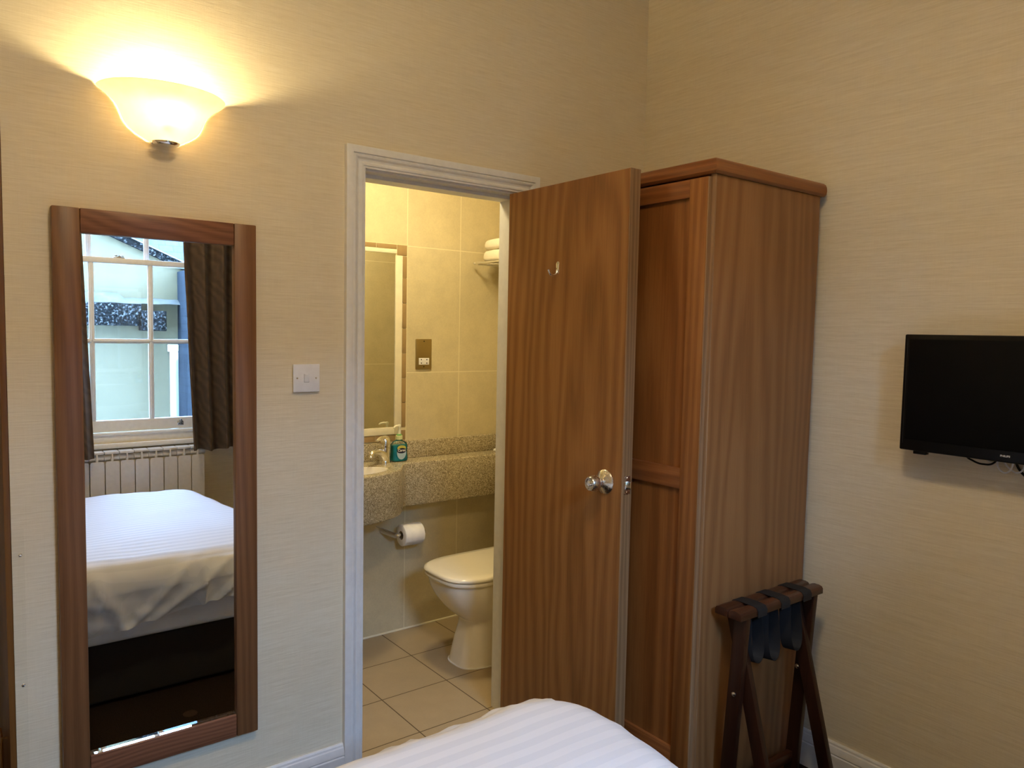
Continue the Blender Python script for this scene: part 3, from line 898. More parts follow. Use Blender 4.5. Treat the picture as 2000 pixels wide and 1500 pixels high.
def build_duvet():
    ex0, ex1, ey0, ey1, cr = -2.02, 0.235, -2.40, -0.800, 0.17
    N = 460
    ccx, ccy = (ex0 + ex1) / 2, (ey0 + ey1) / 2
    # outline of the drop (rounded rectangle), evenly sampled by arc length
    arcs = []
    for (ox, oy, a0) in ((ex1 - cr, ey1 - cr, 0), (ex0 + cr, ey1 - cr, PI / 2), (ex0 + cr, ey0 + cr, PI), (ex1 - cr, ey0 + cr, 1.5 * PI)):
        for k in range(25):
            a = a0 + PI / 2 * k / 24
            arcs.append((ox + cr * math.cos(a), oy + cr * math.sin(a), math.cos(a), math.sin(a)))
    arcs.append(arcs[0])
    L = [0]
    for p, q in zip(arcs[:-1], arcs[1:]):
        L.append(L[-1] + math.hypot(q[0] - p[0], q[1] - p[1]))
    out = []
    j = 0
    for i in range(N):
        s = L[-1] * i / N
        while L[j + 1] < s:
            j += 1
        f = (s - L[j]) / (L[j + 1] - L[j] + 1e-9)
        p, q = arcs[j], arcs[j + 1]
        nx, ny = p[2] + (q[2] - p[2]) * f, p[3] + (q[3] - p[3]) * f
        ln = math.hypot(nx, ny)
        out.append((p[0] + (q[0] - p[0]) * f, p[1] + (q[1] - p[1]) * f, nx / ln, ny / ln))
    r, top = 0.105, 0.607
    def hem(x, y, nx, ny):
        z = 0.355 + max(-0.02, min(0.05, (x + 0.6) * 0.075))
        z += 0.012 * math.sin(x * 7.3 + y * 5) + 0.012 * noise.noise((x * 4, y * 4, 1))
        return z
    t = bmesh.new()
    rings = []
    # top rings from centre to the start of the rounding
    tops = [0.02, 0.1, 0.2, 0.3, 0.4, 0.5, 0.58, 0.65, 0.71, 0.76, 0.81, 0.85, 0.885, 0.915, 0.94, 0.96, 0.98, 1.0]
    for s in tops:
        ring = []
        for (x, y, nx, ny) in out:
            ix, iy = x - nx * r, y - ny * r
            px, py = ccx + (ix - ccx) * s, ccy + (iy - ccy) * s
            ring.append(Vector((px, py, top)))
        rings.append(ring)
    for k in range(1, 15):
        a = PI / 2 * k / 14
        rings.append([Vector((x - nx * (r - r * math.sin(a)), y - ny * (r - r * math.sin(a)), top - r * (1 - math.cos(a)))) for (x, y, nx, ny) in out])
    for k in range(1, 31):
        f = k / 30
        ring = []
        for (x, y, nx, ny) in out:
            zh = hem(x, y, nx, ny)
            z = (top - r) + (zh - (top - r)) * f
            lean = 0.05 * f
            ring.append(Vector((x - nx * lean, y - ny * lean, z)))
        rings.append(ring)
    nt = len(tops)
    for ri, ring in enumerate(rings):
        for i, v in enumerate(ring):
            x, y, nx, ny = out[i]
            p = v.copy()
            # broad softness of the filling
            d = 0.012 * noise.noise((p.x * 2.1, p.y * 2.1, 3.7)) + 0.004 * noise.noise((p.x * 7, p.y * 7, 1.3))
            if ri < nt + 6:
                v.z += d
                # fine ripples
                v.z += 0.0011 * math.sin(p.y * 210 + 6 * noise.noise((p.x * 2.5, p.y * 2, 9))) * max(0, noise.noise((p.x * 1.4 + 4, p.y * 1.4, 5)) + 0.1)
            if ri >= nt:
                f = min(1.0, (ri - nt) / 22)
                u = p.x if abs(ny) > abs(nx) else p.y
                w = 0.0
                # leaning folds that open towards the hem
                for (u0, k, wd, am) in ((-0.43, 0.9, 0.022, 0.022), (-0.34, 1.3, 0.022, 0.02), (-0.22, 0.0, 0.014, 0.028), (-0.16, 1.0, 0.018, 0.024), (-0.52, -0.5, 0.02, 0.02), (-0.09, 1.2, 0.02, 0.026), (-0.60, 0.1, 0.02, 0.014), (-0.72, -0.5, 0.03, 0.014), (-0.06, 0.55, 0.02, 0.014), (-1.1, 0.3, 0.03, 0.014), (-1.5, -0.2, 0.03, 0.014), (0.05, -0.3, 0.025, 0.014)):
                    c = u0 + k * (p.z - 0.40)
                    w += am * math.exp(-((u - c) / wd) ** 2) * (0.25 + 0.75 * f)
                w += 0.016 * noise.noise((u * 5.0, p.z * 3.5, 2.2)) * f
                w += 0.010 * noise.noise((u * 11 + p.z * 9, p.z * 13 - u * 3, 4.2)) * f + 0.004 * noise.noise((u * 30, p.z * 24, 7.2)) * f
                v.x += nx * w; v.y += ny * w
            # the filling sinks towards the window side
            if ri < nt + 14:
                v.z -= 0.05 * max(0.0, min(1.0, (-1.15 - v.y) / 1.0))
            # foot edge is set slightly askew
            if v.x > -0.7:
                v.x -= 0.065 * min(1, (v.x + 0.7) / 0.7) * max(0, (-1.05 - v.y)) / 1.3
    R = [[t.verts.new(v) for v in ring] for ring in rings]
    c = t.verts.new((ccx, ccy, top))
    for i in range(N):
        t.faces.new((c, R[0][i], R[0][(i + 1) % N]))
    for A, Q in zip(R[:-1], R[1:]):
        for i in range(N):
            t.faces.new((A[i], Q[i], Q[(i + 1) % N], A[(i + 1) % N]))
    # turned-in hem
    Rin = [t.verts.new(Vector((v.co.x - out[i][2] * 0.012, v.co.y - out[i][3] * 0.012, v.co.z + 0.012))) for i, v in enumerate(R[-1])]
    for i in range(N):
        t.faces.new((R[-1][i], Rin[i], Rin[(i + 1) % N], R[-1][(i + 1) % N]))
    bmesh.ops.recalc_face_normals(t, faces=t.faces[:])
    return t
dv = tag(obj('duvet', build_duvet(), 'duvet', None, 80), 'white striped duvet spread over the bed with its hem hanging loose', 'duvet')

# ------------------------------------------------------------------ window wall (seen in the mirror)
w1 = sroot('window_1', (-0.13, YF, WZ0))
IY = YF - 0.045          # inner face of lower sash
b = B(WX0, WX0 + 0.05, YF - 0.19, YF - 0.002, WZ0, WZ1)
box(b, WX1 - 0.05, WX1, YF - 0.19, YF - 0.002, WZ0, WZ1)
box(b, WX0, WX1, YF - 0.19, YF - 0.002, WZ1 - 0.05, WZ1)
obj('window_frame', b, 'sash', w1)
b = B(WX0 - 0.03, WX1 + 0.03, YF - 0.19, YF + 0.03, 0.742, 0.772, 0.006)
box(b, WX0 + 0.05, WX1 - 0.05, YF - 0.075, YF - 0.012, 0.772, 0.816, 0.003)
box(b, WX0 + 0.05, WX1 - 0.05, YF - 0.06, YF - 0.004, 0.816, 0.832, 0.005)
obj('window_sill', b, 'sash', w1)
def sash(name, z0, z1, yf, bars, hbars, rail_b, rail_t, mw=0.028):
    x0, x1 = WX0 + 0.05, WX1 - 0.05
    b = B(x0, x0 + 0.045, yf - 0.04, yf, z0, z1, 0.003)
    box(b, x1 - 0.045, x1, yf - 0.04, yf, z0, z1, 0.003)
    box(b, x0, x1, yf - 0.04, yf, z0, z0 + rail_b, 0.003)
    box(b, x0, x1, yf - 0.04, yf, z1 - rail_t, z1, 0.003)
    for c in bars:
        box(b, c - mw / 2, c + mw / 2, yf - 0.034, yf - 0.008, z0 + 0.01, z1 - 0.01, 0.004)
        box(b, c - mw / 4.5, c + mw / 4.5, yf - 0.03, yf - 0.002, z0 + 0.01, z1 - 0.01, 0.003)
    for c in hbars:
        box(b, x0 + 0.01, x1 - 0.01, yf - 0.033, yf - 0.007, c - mw / 2, c + mw / 2, 0.004)
        box(b, x0 + 0.01, x1 - 0.01, yf - 0.03, yf - 0.002, c - mw / 4.5, c + mw / 4.5, 0.003)
    s = obj(name, b, 'sash', w1)
    xs = [x0 + 0.04] + list(bars) + [x1 - 0.04]
    zs = [z0 + rail_b - 0.004] + list(hbars) + [z1 - rail_t + 0.004]
    for i in range(len(xs) - 1):
        for j in range(len(zs) - 1):
            obj('pane', B(xs[i], xs[i + 1], yf - 0.022, yf - 0.018, zs[j], zs[j + 1]), 'pane', s)
    return s
low = sash('lower_sash', 0.834, 1.884, IY, (-0.288, 0.036), (1.385,), 0.070, 0.034)
up = sash('upper_sash', 1.850, WZ1 - 0.05, IY - 0.045, (-0.293, 0.026), (2.2,), 0.034, 0.05)
b = B(-0.165, -0.105, IY - 0.035, IY - 0.006, 1.884, 1.890, 0.001)
lathe(b, [(0, 0), (0.016, 0), (0.016, 0.006), (0.011, 0.011), (0, 0.012)], (-0.135, IY - 0.02, 1.889), (0, 0, 1), 20)
tube(b, [(-0.16, IY - 0.012, 1.897), (-0.135, IY - 0.02, 1.899), (-0.11, IY - 0.018, 1.896)], 0.004, 10)
obj('sash_catch', b, 'steel', low)
b = B(0.181, 0.217, IY - 0.001, IY + 0.003, 0.853, 0.882, 0.001)
box(b, 0.190, 0.208, IY, IY + 0.012, 0.880, 0.893, 0.002)
lf = obj('sash_lift', b, 'steel', low)
for x in (0.189, 0.209):
    b = bmesh.new()
    lathe(b, [(0, 0.001), (0.003, 0.0006), (0.003, 0)], (x, IY + 0.003, 0.862), (0, 1, 0), 12)
    obj('screw', b, 'hole', lf)

# curtains
def curtain(name, label, xl, xr, amp, folds, seed):
    N, K = 150, 46
    z0, z1 = 0.716, 2.62
    t = bmesh.new()
    rows = []
    for k in range(K + 1):
        f = k / K
        z = z0 + (z1 - z0) * f
        a, c = xl(z), xr(z)
        row = []
        for i in range(N + 1):
            u = i / N
            ph = folds * 2 * PI * u + seed + 0.6 * noise.noise((u * 3, z * 1.2, seed))
            y = -2.655 + amp * math.sin(ph) * (0.75 + 0.25 * (1 - f)) + 0.006 * noise.noise((u * 9, z * 4, seed))
            x = a + (c - a) * u + 0.008 * math.cos(ph)
            zz = z + (0.006 * math.sin(ph * 0.5) if k == 0 else 0)
            row.append(t.verts.new((x, y, zz)))
        rows.append(row)
    for A, Q in zip(rows[:-1], rows[1:]):
        for i in range(N):
            t.faces.new((A[i], A[i + 1], Q[i + 1], Q[i]))
    bmesh.ops.recalc_face_normals(t, faces=t.faces[:])
    bmesh.ops.solidify(t, geom=t.faces[:], thickness=0.004)
    return tag(obj(name, t, 'curtain', None, 80), label, 'curtain', 'window curtains')
curtain('curtain', 'dark brown curtain hanging to the right of the sash window, seen in the mirror', lambda z: 0.214 - 0.05 * max(0, (z - 0.72)) / 1.27, lambda z: 0.56, 0.036, 3.6, 1.2)
curtain('curtain', 'dark brown curtain edge to the left of the sash window, above the radiator', lambda z: -0.80, lambda z: -0.318 - 0.042 * max(0, (z - 0.74)) / 1.1, 0.022, 5.2, 3.6)
b = bmesh.new()
tube(b, [(-0.86, -2.685, 2.65), (0.66, -2.685, 2.65)], 0.014, 16)
tube(b, [(-0.80, -2.685, 2.65), (-0.80, YF, 2.65)], 0.008, 10)
tube(b, [(0.60, -2.685, 2.65), (0.60, YF, 2.65)], 0.008, 10)
tag(obj('curtain_rail', b, 'oak_stile'), 'round curtain rail over the window carrying both brown curtains', 'curtain rail')

# radiator
rd = thing('radiator', 'white sectional radiator under the window behind the bed', 'radiator', (-0.18, YF, 0.1))
for k in range(12):
    xc = 0.26 - 0.08 * k
    b = bmesh.new()
    zt, hw, rr = 0.683, 0.0375, 0.014
    poly = [(xc - hw, 0.10), (xc + hw, 0.10)]
    poly += [(xc + hw - rr + rr * math.cos(a), zt - rr + rr * math.sin(a)) for a in [PI / 2 * q / 6 for q in range(7)]]
    poly += [(xc - hw + rr + rr * math.cos(a), zt - rr + rr * math.sin(a)) for a in [PI / 2 + PI / 2 * q / 6 for q in range(7)]]
    prism(b, poly, 'xz', -2.704, -2.711)
    box(b, xc - 0.006, xc + 0.006, -2.79, -2.711, 0.12, 0.70)
    box(b, xc - 0.038, xc + 0.038, -2.788, -2.716, 0.722, 0.737, 0.004)
    tube(b, [(xc - 0.039, -2.745, 0.697), (xc + 0.039, -2.745, 0.697)], 0.019, 16)
    tube(b, [(xc - 0.0385, -2.745, 0.14), (xc + 0.0385, -2.745, 0.14)], 0.019, 16)
    box(b, xc - 0.004, xc + 0.004, -2.722, -2.708, 0.68, 0.725, 0.001)
    obj('section', b, 'rad', rd)
b = bmesh.new()
lathe(b, [(0, 0.014), (0.017, 0.012), (0.02, 0.006), (0.02, 0)], (0.299, -2.745, 0.697), (1, 0, 0), 20)
obj('end_cap', b, 'rad', rd)
for x in (-0.6, 0.2):
    b = bmesh.new()
    prism(b, [(-2.79, 0.13), (YF + 0.001, 0.13), (YF + 0.001, 0.0), (-2.80, 0.0), (-2.80, 0.10), (-2.79, 0.10)], 'yz', x - 0.01, x + 0.01)
    obj('bracket', b, 'rad', rd)

# ------------------------------------------------------------------ bathroom shell
YBB = 0.995
struct('wall_bathroom_back', B(XC + 0.1, 1.52, YBB, YBB + 0.1, 0, 2.4), 'bt_back')
struct('wall_bathroom_right', B(1.40, 1.52, T + 0.001, YBB, 0, 2.4), 'bt_side')
b = B(XC + 0.1, DX0 - 0.004, T, T + 0.008, 0, 2.4)
box(b, DX1 + 0.004, 1.40, T, T + 0.008, 0, 2.4)
box(b, DX0 - 0.004, DX1 + 0.004, T, T + 0.008, DZ + 0.003, 2.4)
struct('wall_bathroom_front', b, 'bt_front')
struct('wall_bathroom_left', B(XC + 0.1005, XC + 0.11, T + 0.008, YBB, 0, 2.4), 'bt_side')
struct('floor_bathroom', B(XC + 0.1, 1.52, 0.0, YBB + 0.02, -0.05, 0), 'bt_floor')
struct('ceiling_bathroom', B(XC + 0.1, 1.52, T, YBB + 0.1, 2.4, 2.46), 'ceiling')
b = bmesh.new()
prism(b, [(YBB, 0), (YBB - 0.006, 0), (YBB - 0.005, 0.004), (YBB, 0.007)], 'yz', XC + 0.1, 1.40)
struct('trim_4', b, 'white_tile')

# framed bathroom mirror with its tile border
GX1, GZ0, GZ1 = 0.720, 1.017, 1.846
bm_ = thing('bathroom_mirror', 'white edged mirror above the basin seen through the doorway', 'mirror', (0.25, YBB, GZ0))
obj('glass', B(-0.25, GX1, YBB - 0.006, YBB - 0.002, GZ0, GZ1), 'bath_mirror', bm_)
b = B(GX1, GX1 + 0.037, YBB - 0.011, YBB - 0.001, GZ0 - 0.036, 1.838, 0.002)
obj('frame_edge', b, 'white_tile', bm_)
obj('frame_edge', B(-0.25, GX1 + 0.006, YBB - 0.0112, YBB - 0.001, GZ1, GZ1 + 0.020, 0.002), 'white_tile', bm_)
obj('frame_edge', B(-0.25, GX1, YBB - 0.0112, YBB - 0.001, GZ0 - 0.036, GZ0, 0.002), 'white_tile', bm_)
b = bmesh.new()
yb0, yb1 = YBB - 0.008, YBB - 0.0005
z = 1.836
for k in range(8):
    z2 = z - (0.12 if k else 0.105)
    box(b, 0.7595, 0.7815, yb0, yb1, max(z2 + 0.0035, 1.005), z, 0.0008)
    z = z2
    if z < 1.02:
        break
box(b, 0.7295, 0.7815, yb0, yb1, 1.8405, 1.8885, 0.0008)
box(b, 0.7595, 0.7815, yb0, yb1, 0.951, 0.999, 0.0008)
x = 0.726
for k in range(8):
    box(b, x - 0.105, x, yb0, yb1, 1.8685, 1.8885, 0.0008)
    box(b, x - 0.105, x, yb0, yb1, 0.951, 0.979, 0.0008)
    x -= 0.1085
box(b, 0.7295, 0.7565, yb0, yb1, 0.951, 0.979, 0.0008)
tr = struct('trim_3', b, 'tan_tile')
b = B(-0.25, 0.785, YBB - 0.004, YBB - 0.0003, 0.948, 1.8915)
obj('grout_bed', b, 'grout', tr)

# shaver socket
ss = thing('shaver_socket', 'brass coloured shaver socket plate on the tiled wall above the counter', 'socket', (0.88, YBB, 1.294))
obj('plate', B(0.836, 0.9255, YBB - 0.008, YBB - 0.0003, 1.294, 1.442, 0.003, 3), 'brass', ss)
ins = obj('socket_insert', B(0.852, 0.910, YBB - 0.0105, YBB - 0.007, 1.316, 1.349, 0.001), 'plastic_white', ss)
for x in (0.865, 0.896):
    for z in (1.324, 1.341):
        b = bmesh.new()
        lathe(b, [(0, 0.0006), (0.003, 0.0006), (0.003, 0)], (x, YBB - 0.0105, z), (0, -1, 0), 12)
        obj('pin_hole', b, 'hole', ins)
for z in (1.431, 1.306):
    b = bmesh.new()
    lathe(b, [(0, 0.0014), (0.0025, 0.001), (0.003, 0)], (0.881, YBB - 0.008, z), (0, -1, 0), 12)
    obj('screw', b, 'hole', ss)

# ------------------------------------------------------------------ counter with basin
vc = thing('basin_counter', 'speckled stone counter with curved basin front along the bathroom back wall', 'counter', (0.36, YBB, 0.65))
right = [(1.3985, 0.862), (0.86, 0.862), (0.80, 0.863), (0.765, 0.867), (0.738, 0.873), (0.722, 0.873), (0.708, 0.866), (0.695, 0.853), (0.683, 0.838), (0.668, 0.815), (0.650, 0.785), (0.632, 0.757), (0.609, 0.731), (0.580, 0.709), (0.548, 0.691), (0.510, 0.675), (0.470, 0.661), (0.430, 0.651), (0.391, 0.645), (0.360, 0.643)]
left = [(0.72 - x, y) for x, y in right[:-1] if x < 0.9][::-1]
left[-1] = (-0.30, 0.862)
front = right + left
# top slab with an oval cut-out
BCX, BCY, BA, BB_ = 0.355, 0.790, 0.222, 0.100
def counter_top():
    t = bmesh.new()
    outer = front + [(-0.30, YBB - 0.0005), (1.3985, YBB - 0.0005)]
    n = 64
    oval = [(BCX + BA * math.cos(2 * PI * k / n), BCY + BB_ * math.sin(2 * PI * k / n)) for k in range(n)]
    ov = [t.verts.new((x, y, 0.860)) for x, y in outer]
    iv = [t.verts.new((x, y, 0.860)) for x, y in oval]
    es = [t.edges.new((ov[i], ov[(i + 1) % len(ov)])) for i in range(len(ov))]
    es += [t.edges.new((iv[i], iv[(i + 1) % n])) for i in range(n)]
    bmesh.ops.triangle_fill(t, use_beauty=True, use_dissolve=False, edges=es)
    bad = [f for f in t.faces if ((f.calc_center_median().x - BCX) / BA) ** 2 + ((f.calc_center_median().y - BCY) / BB_) ** 2 < 0.9]
    bmesh.ops.delete(t, geom=bad, context='FACES_ONLY')
    for f in t.faces:
        if f.normal.z < 0:
            f.normal_flip()
    # softened front edge then the apron
    m = len(front)
    prev = ov[:m]
    nrm = []
    for i in range(m):
        a, c = Vector(front[max(i - 1, 0)]), Vector(front[min(i + 1, m - 1)])
        d = (c - a).normalized()
        nrm.append(Vector((-d.y, d.x)) if True else None)
    for (o, z) in ((0.003, 0.8575), (0.004, 0.853), (0.004, 0.658), (0.0, 0.652)):
        cur = [t.verts.new((front[i][0] + nrm[i].x * o * 1.0, front[i][1] + nrm[i].y * o * 1.0, z)) for i in range(m)]
        for i in range(m - 1):
            t.faces.new((prev[i], prev[i + 1], cur[i + 1], cur[i]))
        prev = cur
    inn = [t.verts.new((v.co.x - nrm[i].x * 0.022, v.co.y - nrm[i].y * 0.022, 0.652)) for i, v in enumerate(prev)]
    for i in range(m - 1):
        t.faces.new((prev[i], prev[i + 1], inn[i + 1], inn[i]))
    inn2 = [t.verts.new((v.co.x, v.co.y, 0.84)) for v in inn]
    for i in range(m - 1):
        t.faces.new((inn[i], inn[i + 1], inn2[i + 1], inn2[i]))
    return t
obj('worktop', counter_top(), 'granite', vc, 40)
obj('upstand', B(-0.30, 1.3985, YBB - 0.020, YBB - 0.0008, 0.8602, 0.946, 0.003), 'granite', vc)
b = bmesh.new()
n = 64
rings = []
for (s, z) in ((1.0, 0.8605), (0.985, 0.859), (0.97, 0.850), (0.94, 0.82), (0.85, 0.775), (0.65, 0.745), (0.35, 0.735), (0.08, 0.733)):
    rings.append([(BCX + BA * s * math.cos(2 * PI * k / n), BCY + BB_ * s * math.sin(2 * PI * k / n), z) for k in range(n)])
loft(b, rings, False)
bsn = obj('basin', b, 'ceramic', vc)
b = bmesh.new()
lathe(b, [(0, 0.003), (0.018, 0.003), (0.021, 0.0)], (BCX, BCY, 0.7335), (0, 0, 1), 20)
obj('plug_hole', b, 'chrome', bsn)

# tap
tp = thing('basin_tap', 'chrome mixer tap at the rear of the basin', 'tap', (0.625, 0.905, 0.860))
tx, ty = 0.627, 0.905
dirv = Vector((-0.86, -0.51, 0)).normalized()
b = bmesh.new()
lathe(b, [(0, 0), (0.0275, 0), (0.0285, 0.004), (0.025, 0.012), (0.0235, 0.03), (0.0245, 0.052), (0.026, 0.066), (0.0255, 0.078), (0, 0.078)], (tx, ty, 0.8605), (0, 0, 1), 32)
o0 = Vector((tx, ty, 0))
sp = [o0 + dirv * 0.004 + Vector((0, 0, 0.885)), o0 + dirv * 0.022 + Vector((0, 0, 0.908)), o0 + dirv * 0.05 + Vector((0, 0, 0.921)), o0 + dirv * 0.08 + Vector((0, 0, 0.925)), o0 + dirv * 0.105 + Vector((0, 0, 0.923)), o0 + dirv * 0.118 + Vector((0, 0, 0.914)), o0 + dirv * 0.122 + Vector((0, 0, 0.904))]
tube(b, sp, [0.024, 0.020, 0.0155, 0.0125, 0.0115, 0.0115, 0.011], 20)
obj('tap_body', b, 'chrome', tp, 50)
b = bmesh.new()
lathe(b, [(0, 0.0), (0.0255, 0.0), (0.0265, 0.01), (0.025, 0.028), (0.020, 0.042), (0.012, 0.050), (0, 0.052)], (tx, ty, 0.9395), (0, 0, 1), 32)
lv = [o0 + dirv * 0.0 + Vector((0, 0, 0.978)), o0 + dirv * 0.025 + Vector((0, 0, 0.984)), o0 + dirv * 0.05 + Vector((0, 0, 0.980)), o0 + dirv * 0.066 + Vector((0, 0, 0.974))]
tube(b, lv, [0.017, 0.014, 0.011, 0.008], 16, flat=0.55)
obj('lever', b, 'chrome', tp, 50)

# hand wash bottle
hw = thing('hand_wash_bottle', 'teal hand wash pump bottle on the counter beside the tap', 'soap bottle', (0.714, 0.928, 0.8602))
bx, by, bz = 0.714, 0.928, 0.8606
def sup(cx, cy, a, c, z, e=3.0, n=48):
    out = []
    for k in range(n):
        th = 2 * PI * k / n
        co, si = math.cos(th), math.sin(th)
        out.append((cx + a * math.copysign(abs(co) ** (2 / e), co), cy + c * math.copysign(abs(si) ** (2 / e), si), z))
    return out
ws = [(0.036, 0.020, 0), (0.0415, 0.0245, 0.004), (0.0425, 0.025, 0.015), (0.0405, 0.024, 0.035), (0.0395, 0.0235, 0.05), (0.0405, 0.024, 0.066), (0.0405, 0.024, 0.078), (0.036, 0.0225, 0.088), (0.024, 0.019, 0.096), (0.015, 0.0145, 0.100), (0.014, 0.014, 0.106)]
b = bmesh.new()
loft(b, [sup(bx, by, a, c, bz + h) for a, c, h in ws])
obj('bottle', b, glass('clear_bottle_plastic', (0.90, 0.97, 0.97, 1)), hw, 60)
b = bmesh.new()
loft(b, [sup(bx, by, a - 0.0016, c - 0.0016, bz + h + (0.0012 if h == 0 else 0)) for a, c, h in ws[:7]])
obj('liquid', b, 'liquid', hw, 60)
def oval_plate(cz, a, h, y, th=0.0006, n=40, lower=0.0):
    bb = bmesh.new()
    prism(bb, [(bx + a * math.cos(2 * PI * k / n), cz + (h if math.sin(2 * PI * k / n) > 0 else h + lower) * math.sin(2 * PI * k / n)) for k in range(n)], 'xz', y, y - th)
    return bb
yfl = by - 0.0255
lbl = obj('label', oval_plate(bz + 0.047, 0.025, 0.026, yfl, 0.0006, 40, 0.010), 'label_pale', hw)
obj('label_crest', oval_plate(bz + 0.066, 0.023, 0.012, yfl - 0.0004, 0.0006), 'label_yellow', lbl)
obj('label_oval', oval_plate(bz + 0.053, 0.0245, 0.0125, yfl - 0.0009, 0.0006), 'label_navy', lbl)
obj('lettering', text_mesh('Carex', 0.0168, (1, 0, 0), (0, 0, 1), (bx, yfl - 0.0017, bz + 0.0545), 0.0002, 0.1, 0.0004), 'plastic_white', lbl)
b = bmesh.new()
lathe(b, [(0.0145, 0.104), (0.0165, 0.1045), (0.0165, 0.121), (0.015, 0.123), (0, 0.123)], (bx, by, bz), (0, 0, 1), 28)
cap = obj('cap', b, 'cap_pale', hw)
b = bmesh.new()
lathe(b, [(0.0, 0.1225), (0.0125, 0.1225), (0.0125, 0.128), (0.010, 0.130), (0, 0.130)], (bx, by, bz), (0, 0, 1), 28)
obj('collar', b, 'green', cap)
b = bmesh.new()
lathe(b, [(0.0, 0.129), (0.006, 0.129), (0.0055, 0.158), (0.0075, 0.162), (0.0085, 0.170), (0.006, 0.175), (0, 0.176)], (bx, by, bz), (0, 0, 1), 20)
tube(b, [(bx, by, bz + 0.168), (bx - 0.016, by - 0.006, bz + 0.170), (bx - 0.030, by - 0.011, bz + 0.167), (bx - 0.036, by - 0.013, bz + 0.161)], [0.006, 0.0052, 0.0045, 0.004], 12)
obj('pump', b, 'cream_plastic', hw)

b = bmesh.new()
loft(b, [sup(1.305, 0.918, a, c, z, 2.6, 32) for a, c, z in ((0.030, 0.018, 0.8605), (0.036, 0.022, 0.864), (0.037, 0.023, 0.869), (0.033, 0.020, 0.875), (0.024, 0.014, 0.877))])
tag(obj('soap_bar', b, 'paper', None, 60), 'small white soap bar lying on the stone counter behind the door', 'soap')

# ------------------------------------------------------------------ toilet
tl = thing('toilet', 'white toilet with closed lid below the bathroom counter', 'toilet', (1.0, 0.515, 0))
def tring(xf, hw_, z, xb=1.398, cyv=0.512, e=3.3, n=72):
    out = []
    Lr = min(0.25, xb - xf)       # front rounding length
    for k in range(n):
        th = 2 * PI * k / n
        co, si = math.cos(th), math.sin(th)
        if co < 0:                # front half: superellipse
            x = xf + Lr - Lr * abs(co) ** (2 / e)
        else:
            x = xf + Lr + (xb - xf - Lr) * min(1.0, abs(co) ** (2 / 9))
        y = cyv + hw_ * math.copysign(abs(si) ** (2 / e if co < 0 else 2 / 9), si)
        out.append((x, y, z))
    return out
b = bmesh.new()
loft(b, [tring(xf, h, z) for xf, h, z in ((0.772, 0.114, 0.0), (0.774, 0.113, 0.006), (0.782, 0.108, 0.05), (0.800, 0.103, 0.12), (0.818, 0.102, 0.17), (0.820, 0.105, 0.195), (0.800, 0.116, 0.212), (0.772, 0.132, 0.235), (0.740, 0.152, 0.27), (0.712, 0.168, 0.31), (0.692, 0.178, 0.35), (0.684, 0.182, 0.385), (0.686, 0.181, 0.394))])
obj('pan', b, 'ceramic', tl, 60)
b = bmesh.new()
loft(b, [tring(xf, h, z, 1.20) for xf, h, z in ((0.690, 0.180, 0.3965), (0.672, 0.190, 0.3985), (0.668, 0.192, 0.404), (0.670, 0.191, 0.412), (0.676, 0.187, 0.416))])
obj('seat', b, 'ceramic', tl, 60)
b = bmesh.new()
loft(b, [tring(xf, h, z, 1.20) for xf, h, z in ((0.678, 0.186, 0.4175), (0.668, 0.191, 0.419), (0.664, 0.193, 0.424), (0.667, 0.191, 0.432), (0.680, 0.183, 0.4375), (0.73, 0.15, 0.4395), (0.85, 0.06, 0.440))])
obj('lid', b, 'ceramic', tl, 60)
obj('cistern', B(1.21, 1.399, 0.33, 0.70, 0.3945, 0.80, 0.02, 3), 'ceramic', tl)
b = bmesh.new()
prism(b, [(0.0, 0.0), (0.0, 0.0)] if False else [(p[0], p[1]) for p in tring(0.768, 0.118, 0)], 'xy', 0.0002, 0.004)
obj('sealant_bead', b, 'paper', tl)

# ------------------------------------------------------------------ toilet roll on its holder
rh = thing('toilet_roll_holder', 'chrome toilet roll arm on the wall under the basin counter', 'toilet roll holder', (0.67, YBB, 0.51))
b = bmesh.new()
tube(b, [(0.660, YBB - 0.001, 0.516), (0.676, 0.945, 0.510), (0.690, 0.905, 0.506)], [0.0125, 0.0125, 0.0125], 20)
obj('post', b, 'satin', rh)
b = bmesh.new()
tube(b, [(0.690, 0.907, 0.506), (0.845, 0.907, 0.506)], 0.008, 16)
lathe(b, [(0, 0.004), (0.011, 0.003), (0.012, 0)], (0.845, 0.907, 0.506), (1, 0, 0), 16)
obj('spindle', b, 'chrome', rh)
b = bmesh.new()
tube(b, [(0.628, YBB - 0.004, 0.541), (0.665, 0.955, 0.520)], 0.0022, 8)
obj('stay_wire', b, 'chrome', rh)
tr_ = thing('toilet_roll', 'white toilet roll with folded pointed end on the holder', 'toilet roll', (0.77, 0.907, 0.50))
rcx0, rcx1, ry, rz, rr = 0.718, 0.822, 0.907, 0.503, 0.052
b = bmesh.new()
lathe(b, [(0.021, 0), (rr - 0.002, 0), (rr, 0.002), (rr, rcx1 - rcx0 - 0.002), (rr - 0.002, rcx1 - rcx0), (0.021, rcx1 - rcx0)], (rcx0, ry, rz), (1, 0, 0), 56)
obj('tissue', b, 'paper', tr_, 50)
b = bmesh.new()
lathe(b, [(0.0214, 0.0004), (0.0214, rcx1 - rcx0 - 0.0004), (0.0196, rcx1 - rcx0 - 0.0004), (0.0196, 0.0004), (0.0214, 0.0004)], (rcx0, ry, rz), (1, 0, 0), 32)
obj('core', b, 'card', tr_)
